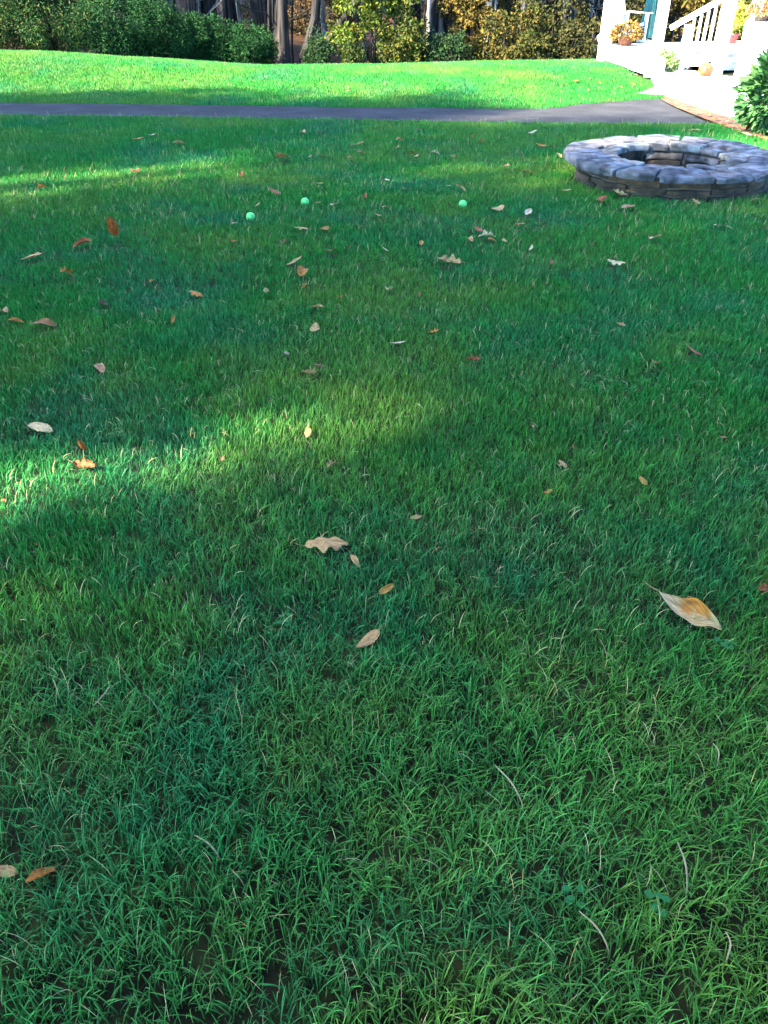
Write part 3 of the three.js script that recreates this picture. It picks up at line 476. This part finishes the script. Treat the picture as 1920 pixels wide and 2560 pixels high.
// ---------------------------------------------------------------- fallen leaves
const footprints = [];   // where a leaf or ball presses the grass
const leafTex = tex(256, (u, v) => { const a = fbm(u * 6, v * 6, 81, 4, 6), side = Math.abs(u - 0.5) * 2, rib = Math.exp(-Math.pow(((v * 9 + side * 3) % 1 + 1) % 1 - 0.5, 2) * 160) * 0.16, mid = Math.exp(-side * side * 900) * 0.2, t = 0.72 + 0.45 * (a - 0.5) + rib + mid; return [t, t * (0.96 + 0.08 * a), t * (0.9 + 0.1 * a)]; });
function leafBlade(kind, curlA, curlL, twist, seed) {   // unit length along z, lying on y = 0
  const R = rngOf(seed), nu = 10, nv = 22, pos = [], uv = [], ix = []; const ph = R() * 6, off = R();
  const width = (t) => {
    const base = Math.pow(Math.sin(Math.PI * Math.pow(t, 0.85)), 0.75);
    if (kind === 'oak') return 0.30 * base * (0.78 + 0.32 * Math.sin(t * 19 + 0.6)) + 0.012;
    if (kind === 'wavy') return 0.2 * base * (0.9 + 0.14 * Math.sin(t * 13)) + 0.01;
    if (kind === 'narrow') return 0.13 * base + 0.004;
    if (kind === 'round') return 0.36 * base + 0.01;
    return 0.22 * base * (1 + 0.06 * Math.sin(t * 45)) + 0.006;
  };
  for (let j = 0; j <= nv; j++) for (let i = 0; i <= nu; i++) {
    const t = j / nv, s = (i / nu - 0.5) * 2, w = width(t) * (1 + 0.08 * Math.sin(t * 7 + ph + (s > 0 ? 1 : 0)));
    const x = s * w, tip = t - 0.5; let y, X, Z;
    const k = curlA * (0.6 + 0.6 * t), ang = x * k / 0.25;   // rolled about its length
    if (Math.abs(k) > 0.02) { const rr = 0.25 / k; X = Math.sin(ang) * rr; y = (1 - Math.cos(ang)) * rr; } else { X = x; y = 0; }
    const k2 = curlL, a2 = tip * k2; if (Math.abs(k2) > 0.02) { const r2 = 1 / k2; Z = Math.sin(a2) * (r2 - y); y = r2 - Math.cos(a2) * (r2 - y); } else Z = tip;
    const tw = twist * tip, c = Math.cos(tw), sn = Math.sin(tw); const X2 = X * c - y * sn, Y2 = X * sn + y * c;
    const crinkle = (fbm(t * 6 + ph, s * 3 + ph, 83 + seed % 7, 2) - 0.5) * 0.07;
    pos.push(X2, Y2 + crinkle + Math.abs(s) * w * 0.12, Z); uv.push(i / nu, t + off);
  }
  for (let j = 0; j < nv; j++) for (let i = 0; i < nu; i++) { const a = j * (nu + 1) + i; ix.push(a, a + nu + 1, a + 1, a + 1, a + nu + 1, a + nu + 2); }
  const g = new THREE.BufferGeometry(); g.setAttribute('position', new THREE.Float32BufferAttribute(pos, 3)); g.setAttribute('uv', new THREE.Float32BufferAttribute(uv, 2)); g.setIndex(ix); g.computeVertexNormals(); g.computeBoundingBox();
  const j0 = Math.floor(nu / 2) * 3, lowEnd = [pos[j0], pos[j0 + 1], pos[j0 + 2]];
  return { g, stemAt: lowEnd };
}
const LC = { tan: [0.62, 0.43, 0.25], cream: [0.82, 0.68, 0.5], pale: [0.8, 0.72, 0.64], orange: [0.6, 0.25, 0.05], rust: [0.42, 0.13, 0.035], brown: [0.28, 0.14, 0.06], dark: [0.12, 0.07, 0.04], gold: [0.7, 0.4, 0.1], pink: [0.62, 0.36, 0.26], grey: [0.4, 0.38, 0.4] };
const LM = Object.fromEntries(Object.entries(LC).map(([k, c]) => [k, new THREE.MeshPhysicalMaterial({ map: leafTex, color: col(c[0] * 0.82, c[1] * 0.68, c[2] * 0.46), side: THREE.DoubleSide, specularIntensity: 0.4, roughness: 0.65, transmission: 0.18, thickness: 0, bumpMap: leafTex, bumpScale: 0.002 })]));
const stemMat = std({ color: col(0.14, 0.08, 0.03), roughness: 0.8 });
const lib = {};
function fallen(px, py, size, kind, colour, yaw, curlA, curlL, rx, rz, label, group, lift = 0.02, seed = 1, twist = 0.3) {
  const p = onGround(px, py, lift), zc = p.clone().sub(camera.position).dot(new THREE.Vector3(0, -RS, -RC)), L = size * zc / FOCAL;
  const key = [kind, curlA, curlL, twist, seed].join(); const B = lib[key] || (lib[key] = leafBlade(kind, curlA, curlL, twist, seed));
  const t = thing('fallen_leaf', label, 'leaf', [p.x, p.y, p.z], yaw, group); t.rotation.set(rx, yaw, rz, 'YXZ');
  const m = part('blade', B.g, LM[colour], t); m.scale.setScalar(L);
  const s = B.stemAt, sg = lib['s' + key] || (lib['s' + key] = tubeAlong([s, [s[0] + 0.01, s[1] + 0.01, s[2] - 0.1], [s[0] + 0.05, s[1] + 0.05, s[2] - 0.22]], [0.012, 0.009, 0.009], 5)); part('stalk', sg, stemMat, t).scale.setScalar(L);
  // rest the lowest point in the turf
  t.updateMatrixWorld(true); const bb = new THREE.Box3().setFromObject(t, true); const want = ground(p.x, p.z) + 0.022 + 0.02 * sstep(2, 5, -p.z); t.position.y += want - bb.min.y;
  footprints.push([p.x, p.z, L * 0.5 + 0.01]); return t;
}
// the ones that can be told apart
fallen(818, 1362, 112, 'oak', 'tan', 1.75, -0.55, -0.5, 0.1, 0.0, 'large tan lobed leaf arched over the grass beside a smaller curled one', undefined, 0.03, 3);
fallen(888, 1408, 56, 'narrow', 'tan', 0.45, 0.8, -0.6, 0.1, 0.2, 'narrow tan curled leaf beside the large arched one', undefined, 0.02, 5);
fallen(967, 1477, 48, 'oval', 'gold', 2.2, 0.9, 0.5, -0.2, 0.3, 'small golden folded leaf between two tan leaves', undefined, 0.02, 7);
fallen(920, 1597, 82, 'oval', 'tan', -0.75, -0.5, 0.3, 0.05, 0.15, 'long tan leaf lying slantwise in the grass', undefined, 0.03, 9);
{ // the big curled two-tone leaf
  const t = fallen(1722, 1532, 178, 'wavy', 'cream', 1.12, 1.25, 1.5, 0.0, 0.5, 'largest fallen leaf, cream and orange, curled up on itself', undefined, 0.03, 11, 2.0);
  const bl = t.children[0], g = bl.geometry, u = g.attributes.uv, n = u.count, cc = new Float32Array(n * 3); const o0 = u.getY(0);
  for (let k = 0; k < n; k++) { const a = u.getX(k), b = u.getY(k) - o0, w = sstep(0.3, 0.42, b + (fbm(a * 6, b * 6, 3, 2) - 0.5) * 0.2) * (1 - sstep(0.74, 0.84, b)) * sstep(0.35, 0.55, a + (fbm(a * 5, b * 9, 4, 2) - 0.5) * 0.3); cc.set([lerp(1, 0.85, w), lerp(1, 0.42, w), lerp(1, 0.12, w)], k * 3); }
  g.setAttribute('color', new THREE.BufferAttribute(cc, 3)); bl.material = LM.cream.clone(); bl.material.vertexColors = true; bl.userData = { label: 'cream blade with an orange-brown patch along its fold' };
}
fallen(104, 2200, 92, 'oval', 'orange', -0.5, 1.2, 0.4, -0.55, 0.2, 'orange-brown leaf propped up in the long grass with a bent stalk', undefined, 0.03, 13);
fallen(10, 2174, 74, 'oval', 'tan', 1.4, -0.4, 0.2, 0, 0.1, 'flat tan leaf beside the propped orange-brown one', undefined, 0.03, 15);
fallen(214, 1165, 78, 'oak', 'rust', 1.3, 1.8, 1.5, -0.1, 0.2, 'rust-red leaf with upturned curling lobes', undefined, 0.03, 17, 0.8);
fallen(212, 1140, 62, 'narrow', 'rust', 0.1, 1.0, 1.0, -0.95, 0.1, 'narrow rust-red leaf standing upright behind the curling one', undefined, 0.03, 19);
fallen(102, 1074, 78, 'oval', 'cream', 1.15, -0.6, -0.7, 0.05, 0.1, 'cream leaf bent over the grass near the rust-red ones', undefined, 0.025, 21);
fallen(252, 926, 38, 'round', 'pink', 0.7, 0.8, 0.3, 0.3, 0.1, 'pinkish cupped leaf alone in the lawn', undefined, 0.03, 23);
fallen(116, 824, 64, 'oval', 'brown', 1.5, 0.7, -0.6, 0.1, 0.1, 'long brown leaf with a pale edge on the grass', undefined, 0.02, 25);
fallen(260, 764, 34, 'oak', 'dark', 1.0, 1.6, 1.2, 0.1, 0.2, 'dark shrivelled leaf on the grass', undefined, 0.03, 27);
fallen(289, 612, 66, 'oval', 'rust', 0.1, 1.0, 0.5, -1.05, 0.15, 'rust leaf standing upright like a flame in the lawn', undefined, 0.03, 29);
fallen(1539, 664, 46, 'oak', 'cream', 1.3, -0.5, 0.6, 0.1, 0.1, 'cream lobed leaf with a lifted tip near the fire pit', undefined, 0.03, 31);
fallen(1608, 1207, 36, 'oval', 'gold', 0.35, -0.5, 0.2, 0.2, 0.1, 'small orange-tan leaf alone on the open lawn', undefined, 0.02, 33);
fallen(667, 750, 36, 'oval', 'pale', 0.1, 0.9, 0.8, -0.7, 0.1, 'whitish leaf standing on edge in the lawn', undefined, 0.02, 35);
// scattered look-alikes: pixel x, y, size, colour
const groupOf = { tan: ['tan dry leaf scattered on the shaded lawn', 'scattered tan leaves'], cream: ['cream dry leaf scattered on the shaded lawn', 'scattered cream leaves'], pale: ['whitish dry leaf scattered on the shaded lawn', 'scattered whitish leaves'], orange: ['orange leaf scattered on the shaded lawn', 'scattered orange leaves'], rust: ['rust-red leaf scattered on the shaded lawn', 'scattered rust-red leaves'], brown: ['brown leaf scattered on the shaded lawn', 'scattered brown leaves'], dark: ['small dark brown curled leaf scattered on the lawn', 'scattered dark leaves'], gold: ['golden leaf scattered on the shaded lawn', 'scattered golden leaves'], pink: ['pinkish brown leaf scattered on the shaded lawn', 'scattered pinkish leaves'], grey: ['grey withered leaf scattered on the shaded lawn', 'scattered grey leaves'] };
const S = (c, ...a) => a.map((v) => [...v, c]);
const scatter = [
  ...S('tan', [83, 655, 36], [752, 580, 26], [738, 667, 34], [792, 779, 24], [788, 831, 22], [778, 945, 44], [770, 1090, 30], [830, 1169, 28], [556, 1151, 26], [1261, 611, 17], [1174, 610, 16], [1122, 665, 40], [1041, 1296, 22], [1406, 1163, 24], [1808, 1096, 15], [447, 365, 20], [706, 405, 34], [797, 516, 13], [644, 523, 13], [876, 404, 13], [994, 376, 22], [1041, 397, 12], [1000, 360, 15], [1264, 425, 18], [1320, 437, 22], [1570, 489, 28], [1417, 483, 15], [1151, 484, 22], [1244, 531, 22], [1738, 515, 19], [799, 465, 13], [1330, 1073, 15], [943, 549, 17], [775, 399, 11], [757, 338, 13], [1397, 399, 13], [1735, 332, 22], [1818, 579, 18]),
  ...S('pale', [384, 344, 20], [588, 568, 14], [834, 520, 16], [972, 740, 28], [995, 865, 26], [1217, 602, 30], [1327, 631, 20], [1330, 338, 16], [1088, 393, 16], [1134, 402, 18], [1320, 541, 24], [969, 458, 14], [963, 635, 14], [1121, 472, 9]),
  ...S('cream', [1634, 606, 25], [1547, 494, 27], [1790, 574, 24]),
  ...S('orange', [170, 704, 32], [582, 612, 22], [813, 583, 24], [758, 694, 27], [381, 713, 19], [531, 709, 16], [492, 748, 27], [434, 811, 20], [43, 815, 26], [1229, 612, 19], [1083, 839, 20], [345, 353, 19], [106, 477, 18], [1352, 370, 22], [1370, 1234, 16], [851, 758, 15], [761, 728, 13], [1053, 618, 16], [1296, 573, 21], [1432, 1122, 13]),
  ...S('rust', [208, 625, 36], [1200, 586, 20], [1180, 907, 30], [1733, 891, 29], [605, 445, 18], [801, 340, 22], [1501, 508, 27], [1912, 1478, 24], [1202, 363, 15], [1027, 388, 18], [9, 1253, 12], [90, 1362, 12], [1183, 347, 13], [341, 436, 15], [1252, 355, 11], [1381, 373, 13], [914, 500, 15]),
  ...S('brown', [828, 638, 32], [689, 490, 26], [711, 618, 12], [1046, 746, 13], [1377, 667, 14], [796, 920, 17], [382, 434, 12], [810, 402, 12], [1012, 480, 12], [1213, 516, 8], [403, 739, 13]),
  ...S('dark', [1349, 567, 22], [1139, 380, 14], [1047, 329, 12]),
  ...S('pink', [12, 789, 22], [1634, 923, 34], [1570, 526, 36], [1886, 510, 20], [897, 367, 20], [903, 390, 15], [963, 526, 15], [1550, 820, 16]),
  ...S('grey', [718, 892, 20]),
];
const RL = rngOf(2024), kinds = ['oval', 'oak', 'narrow', 'oval', 'round', 'oak'];
scatter.forEach(([x, y, s, c], k) => {
  const v = k % 12, kind = kinds[v % 6], cA = [0.7, -0.6, 0.9, 1.3, -0.4, 1.0, -0.7, 1.5, 0.5, -0.9, 0.8, 1.2][v], cL = [0.4, -0.5, 0.8, -0.3, 0.6, 1.0, 0.2, -0.6, 0.9, 0.3, -0.8, 0.5][v];
  fallen(x, y, s * 1.5, kind, c, RL() * 6.28, cA, cL, (RL() - 0.5) * 0.9, (RL() - 0.5) * 0.7, groupOf[c][0], groupOf[c][1], 0.02, 40 + v);
});
// leaves on the sunny bank and round the porch
for (const [x, y, s, c] of [[13, 232, 13, 'tan'], [140, 234, 9, 'tan'], [270, 239, 12, 'cream'], [1268, 193, 12, 'brown'], [1410, 215, 14, 'gold'], [1384, 212, 10, 'tan'], [1440, 205, 14, 'orange'], [1475, 198, 12, 'tan'], [1500, 212, 14, 'gold'], [1530, 206, 12, 'orange'], [1552, 222, 14, 'tan'], [1582, 214, 13, 'orange'], [1470, 228, 11, 'gold'], [1110, 242, 10, 'tan'], [1210, 262, 12, 'cream'], [870, 230, 9, 'tan'], [1590, 190, 12, 'brown'], [1620, 224, 13, 'rust']])
  fallen(x, y, s * 1.1, 'oval', c, RL() * 6.28, 0.7, 0.5, (RL() - 0.5) * 0.6, 0.2, 'dry leaf lying on the sunlit bank beyond the path', 'leaves on the sunlit bank', 0.03, 40);
for (const [x, y, s, c] of [[1690, 262, 12, 'tan'], [1722, 276, 14, 'orange'], [1748, 285, 13, 'tan'], [1772, 290, 16, 'gold'], [1790, 300, 18, 'orange'], [1815, 308, 16, 'tan'], [1830, 318, 20, 'cream'], [1842, 332, 22, 'tan'], [1776, 303, 14, 'orange'], [1808, 316, 16, 'rust'], [1865, 340, 22, 'cream'], [1905, 350, 20, 'tan'], [1735, 292, 14, 'gold'], [1700, 272, 11, 'tan'], [1880, 348, 18, 'orange'], [1855, 322, 18, 'tan']])
  fallen(x, y, s * 1.2, 'oval', c, RL() * 6.28, 0.6, 0.5, (RL() - 0.5) * 0.6, 0.2, 'dry leaf lying in the mulch bed by the walk', 'leaves in the mulch bed', 0.03, 41);

// long dry needles in the foreground
const straw = std({ color: col(0.2, 0.155, 0.075), roughness: 0.7 });
for (const [x0, y0, x1, y1, lab] of [[1236, 1912, 1306, 2010, 'thick bowed straw-coloured stalk lying in the grass'], [1694, 2105, 1717, 2232, 'long straight straw-coloured stalk in the grass'], [1782, 1858, 1795, 1905, 'short straw-coloured stalk lying on the grass'], [486, 2088, 546, 2140, 'slender straw-coloured stalk lying in the shaded grass'], [1448, 2278, 1520, 2370, 'bent straw-coloured stalk in the darkest grass'], [234, 1764, 280, 1712, 'tilted straw-coloured stalk in the nearer grass'], [1815, 2330, 1818, 2395, 'upright dry stalk beside the clover']]) {
  const a = onGround(x0, y0, 0.04), b = onGround(x1, y1, 0.03), m = a.clone().lerp(b, 0.5).add(new THREE.Vector3(0.006, 0.006, 0)); const t = thing('dry_stalk', lab, 'dry stalk', [b.x, ground(b.x, b.z), b.z]); const o = t.position;
  part('stem', tubeAlong([a, m, b, new THREE.Vector3(b.x + (b.x - a.x) * 0.05, ground(b.x, b.z) + 0.004, b.z + 0.005)].map((v) => [v.x - o.x, v.y - o.y, v.z - o.z]), [0.0012, 0.0019, 0.0016, 0.0008], 6), straw, t);
}
// clover
{
  const cm = leafMat({ vertexColors: false, color: col(0.02, 0.13, 0.035), roughness: 0.8, specularIntensity: 0.2 });
  for (const [px, py, lab] of [[1432, 2246, 'round green clover leaves low in the grass'], [1640, 2265, 'cluster of small clover leaves beside the straw stalk'], [1814, 1617, 'pale clover leaves under the largest fallen leaf'], [715, 1553, 'single broad clover sprig in the open grass']]) {
    const p = onGround(px, py, 0.03), gy = ground(p.x, p.z), t = thing('clover', lab, 'clover', [p.x, gy, p.z]); const R = rngOf(px);
    for (let k = 0; k < 6; k++) { const a = R() * 6.28, r = 0.006 + R() * 0.02, h = 0.035 + R() * 0.01; const g = new THREE.CircleGeometry(0.008, 12); g.scale(1, 0.85, 1); g.rotateX(-Math.PI / 2 + (R() - 0.5) * 0.7); g.translate(Math.cos(a) * r, h, Math.sin(a) * r); part('leaflet', g, cm, t); part('stem', tubeAlong([[0, 0, 0], [Math.cos(a) * r * 0.6, h * 0.6, Math.sin(a) * r * 0.6], [Math.cos(a) * r, h, Math.sin(a) * r]], [0.0008, 0.0008, 0.0006], 4), cm, t); }
  }
}
// green balls
{
  const felt = std({ map: rep(speck, 3, 3), color: col(0.3, 1.25, 0.3), roughness: 0.95, bumpMap: rep(speck, 6, 6), bumpScale: 0.002 }), seam = std({ color: col(0.08, 0.3, 0.12), roughness: 0.9 });
  const pts = Array.from({ length: 49 }, (_, k) => { const t = k / 48 * Math.PI * 2, a = 0.44 * Math.PI - (0.44 * Math.PI - 0.35) * Math.cos(2 * t) * 0 , A = 0.75, B = 0.25; return new THREE.Vector3(A * Math.cos(t) + B * Math.cos(3 * t), A * Math.sin(t) - B * Math.sin(3 * t), 2 * Math.sqrt(A * B) * Math.sin(2 * t)).normalize().multiplyScalar(0.0331); });
  for (const [px, py, rot, sink, lab] of [[627, 546, [0.4, 0.6, 0.2], 0.006, 'bright green ball lying closest to the shaded foreground grass'], [763, 508, [1.1, 0.2, 0.9], 0.012, 'bright green ball lying beyond the first, half sunk in grass'], [1157, 513, [0.2, 1.4, 0.5], 0.020, 'small-looking green ball in deep grass towards the fire pit']]) {
    const p = onGround(px, py, 0.02), t = thing('green_ball', lab, 'ball', [p.x, ground(p.x, p.z) + 0.033 - sink * 0.3, p.z]); t.rotation.set(...rot);
    part('felt', new THREE.SphereGeometry(0.033, 32, 24), felt, t); part('seam', new THREE.TubeGeometry(new THREE.CatmullRomCurve3(pts.slice(0, 48), true), 96, 0.0018, 6, true), seam, t); footprints.push([p.x, p.z, 0.04]);
  }
}

// ---------------------------------------------------------------- grass
function clumpGeo(n, rad, h, w, seg, seed, lean) {
  const R = rngOf(seed), pos = [], cl = [], ix = [], nrm = [];
  for (let k = 0; k < n; k++) {
    const a = R() * 6.28, r = Math.sqrt(R()) * rad, bx = Math.cos(a) * r, bz = Math.sin(a) * r, da = R() * 6.28, L = h * (0.55 + R() * 0.75), ln = lean * (0.25 + R() * 1.1), ww = w * (0.7 + R() * 0.6), f = 0.72 + R() * 0.56, y = (R() - 0.5) * 0.3;
    const dx = Math.cos(da), dz = Math.sin(da), tw = da + Math.PI / 2 + (R() - 0.5) * 1.6, sx = Math.cos(tw), sz = Math.sin(tw), b = pos.length / 3; let px = bx, py = -0.004, pz = bz; const C = [f * (1 + y), f, f * (1 - y * 0.5)];
    for (let s = 0; s <= seg; s++) {
      const t = s / seg, th = ln * (0.25 + 1.3 * t), hw = ww * 0.5 * (s === seg ? 0.08 : (1 - 0.55 * t * t));
      pos.push(px - sx * hw, py, pz - sz * hw, px + sx * hw, py, pz + sz * hw); cl.push(...C, ...C);
      if (s < seg) { const st = L / seg; px += dx * Math.sin(th) * st; py += Math.cos(th) * st; pz += dz * Math.sin(th) * st; const q = b + s * 2; ix.push(q, q + 1, q + 2, q + 1, q + 3, q + 2); }
    }
  }
  const g = new THREE.BufferGeometry(); g.setAttribute('position', new THREE.Float32BufferAttribute(pos, 3)); g.setAttribute('color', new THREE.Float32BufferAttribute(cl, 3)); g.setIndex(ix); g.computeVertexNormals(); return g;
}
{
  const lawn = new THREE.Group(); lawn.name = 'grass'; tag(lawn, 'short green lawn grass covering the whole yard', 'grass', null, 'stuff'); scene.add(lawn);
  const gm = new THREE.MeshPhysicalMaterial({ color: 0xffffff, vertexColors: true, side: THREE.DoubleSide, roughness: 0.5, specularIntensity: 0.18, transmission: 0.42, thickness: 0 });
  const dm = std({ color: 0xffffff, vertexColors: true, side: THREE.DoubleSide, roughness: 0.7 });
  const zones = [
    { d0: 0.4, d1: 1.5, n: 1500, k: 11, rad: 0.036, h: 0.057, w: 0.0025, seg: 6, lean: 0.9 },
    { d0: 1.5, d1: 2.6, n: 1700, k: 11, rad: 0.034, h: 0.048, w: 0.0025, seg: 5, lean: 0.76 },
    { d0: 2.6, d1: 4.5, n: 1700, k: 12, rad: 0.034, h: 0.041, w: 0.0025, seg: 4, lean: 0.65 },
    { d0: 4.5, d1: 8.5, n: 1000, k: 13, rad: 0.045, h: 0.038, w: 0.003, seg: 3, lean: 0.55 },
    { d0: 8.5, d1: 13.8, n: 560, k: 14, rad: 0.06, h: 0.042, w: 0.0042, seg: 3, lean: 0.5 },
    { d0: 13.8, d1: 20.8, n: 480, k: 15, rad: 0.065, h: 0.042, w: 0.0045, seg: 2, lean: 0.5 },
  ];
  const R = rngOf(9001), m = new THREE.Matrix4(), q = new THREE.Quaternion(), e = new THREE.Euler(), v = new THREE.Vector3(), sc = new THREE.Vector3(), c = new THREE.Color();
  const keepOut = [pathPoly, walkPoly, bedPoly];
  const deckOut = [[PA.x, PA.z], [PB.x, PB.z], [PB.x + 0.34, PB.z], [9.6, -15.5], [9.8, -19.2], [PA.x + 1.6, -18.4]];
  const cellLeaf = new Map(); footprints.forEach((f) => { const k = Math.floor(f[0] / 0.5) + ',' + Math.floor(f[1] / 0.5); for (let i = -1; i <= 1; i++) for (let j = -1; j <= 1; j++) { const kk = (Math.floor(f[0] / 0.5) + i) + ',' + (Math.floor(f[1] / 0.5) + j); if (!cellLeaf.has(kk)) cellLeaf.set(kk, []); cellLeaf.get(kk).push(f); } });
  let total = 0;
  zones.forEach((Z, zi) => {
    const V = 5, buckets = Array.from({ length: V }, () => []), dry = [];
    const s = 1 / Math.sqrt(Z.n);
    for (let d = Z.d0; d < Z.d1; d += s) {
      const half = 0.5 * (d * RC + EYE * RS) * 1.02 + 1.0;
      for (let x = -half; x < half; x += s) {
        const X = x + (R() - 0.5) * s * 1.6, D = d + (R() - 0.5) * s * 1.6, z = -D; const r1 = R(), r2 = R(), r3 = R(), r4 = R(), r5 = R(), r6 = R();
        if (D > 8.5 && keepOut.some((P) => inPoly(P, X, z))) continue;
        if (Math.hypot(X - PIT[0], z - PIT[1]) < 0.87) continue;
        if (D > 14 && inPoly(deckOut, X, z)) continue;
        const thinSpot = fbm(X * 2.3 + 9, z * 2.3, 91, 3); if (D < 4.5 && thinSpot < 0.33 && r6 < 0.25) continue;
        let press = 1; const near = cellLeaf.get(Math.floor(X / 0.5) + ',' + Math.floor(z / 0.5)); if (near) for (const f of near) if (Math.hypot(X - f[0], z - f[1]) < f[2]) press = Math.min(press, 0.36);
        const big = fbm(X * 0.9 + 3, z * 0.9 + 7, 92, 3), fine = fbm(X * 5, z * 5, 94, 2), blue = fbm(X * 1.6 + 30, z * 1.6 + 50, 95, 3);
        const yel = clamp((big - 0.42) * 2.6 + (fine - 0.5) * 1.2, 0, 1), bl = clamp((blue - 0.45) * 3, 0, 1);
        const f = 0.72 + r4 * 0.56; c.setRGB(lerp(0.028, 0.1, yel) * f, lerp(lerp(0.21, 0.19, bl), 0.24, yel) * f, lerp(lerp(0.03, 0.06, bl), 0.034, yel) * f);
        const tall = (0.78 + 0.5 * fbm(X * 3 + 60, z * 3, 97, 2)) * (0.8 + r3 * 0.45) * press;
        buckets[Math.floor(r1 * V)].push([X, z, r2 * 6.28, tall, c.r, c.g, c.b, (r5 - 0.5) * 0.3, (r6 - 0.5) * 0.3]);
        if (r3 < 0.06 + Math.max(0, 0.5 - thinSpot) * 0.35) dry.push([X, z, r5 * 6.28, 0.7 + r4 * 0.7, 0.26 + r2 * 0.16, 0.2 + r2 * 0.12, 0.07 + r2 * 0.06, (r6 - 0.5) * 0.5, (r1 - 0.5) * 0.5, 0.008 + r2 * 0.022]);
      }
    }
    const add = (geo, list, mat, name) => {
      const im = new THREE.InstancedMesh(geo, mat, list.length); im.name = name; im.userData.kind = 'stuff'; im.castShadow = im.receiveShadow = true;
      list.forEach((b, k) => { e.set(b[7], b[2], b[8]); q.setFromEuler(e); v.set(b[0], ground(b[0], b[1]) + (b[9] || 0), b[1]); sc.set(1, b[3], 1); m.compose(v, q, sc); im.setMatrixAt(k, m); im.setColorAt(k, c.setRGB(b[4], b[5], b[6])); }); total += list.length; lawn.add(im);
    };
    buckets.forEach((list, k) => add(clumpGeo(Z.k, Z.rad, Z.h, Z.w, Z.seg, 100 + zi * 10 + k, Z.lean), list, gm, 'grass_blades'));
    add(clumpGeo(2, Z.rad, Z.h * 1.05, Z.w * 0.62, Z.seg, 190 + zi, 1.25), dry, dm, 'dry_blades');
  });
  console.log('grass clumps', total);
}
renderer.render(scene, camera);
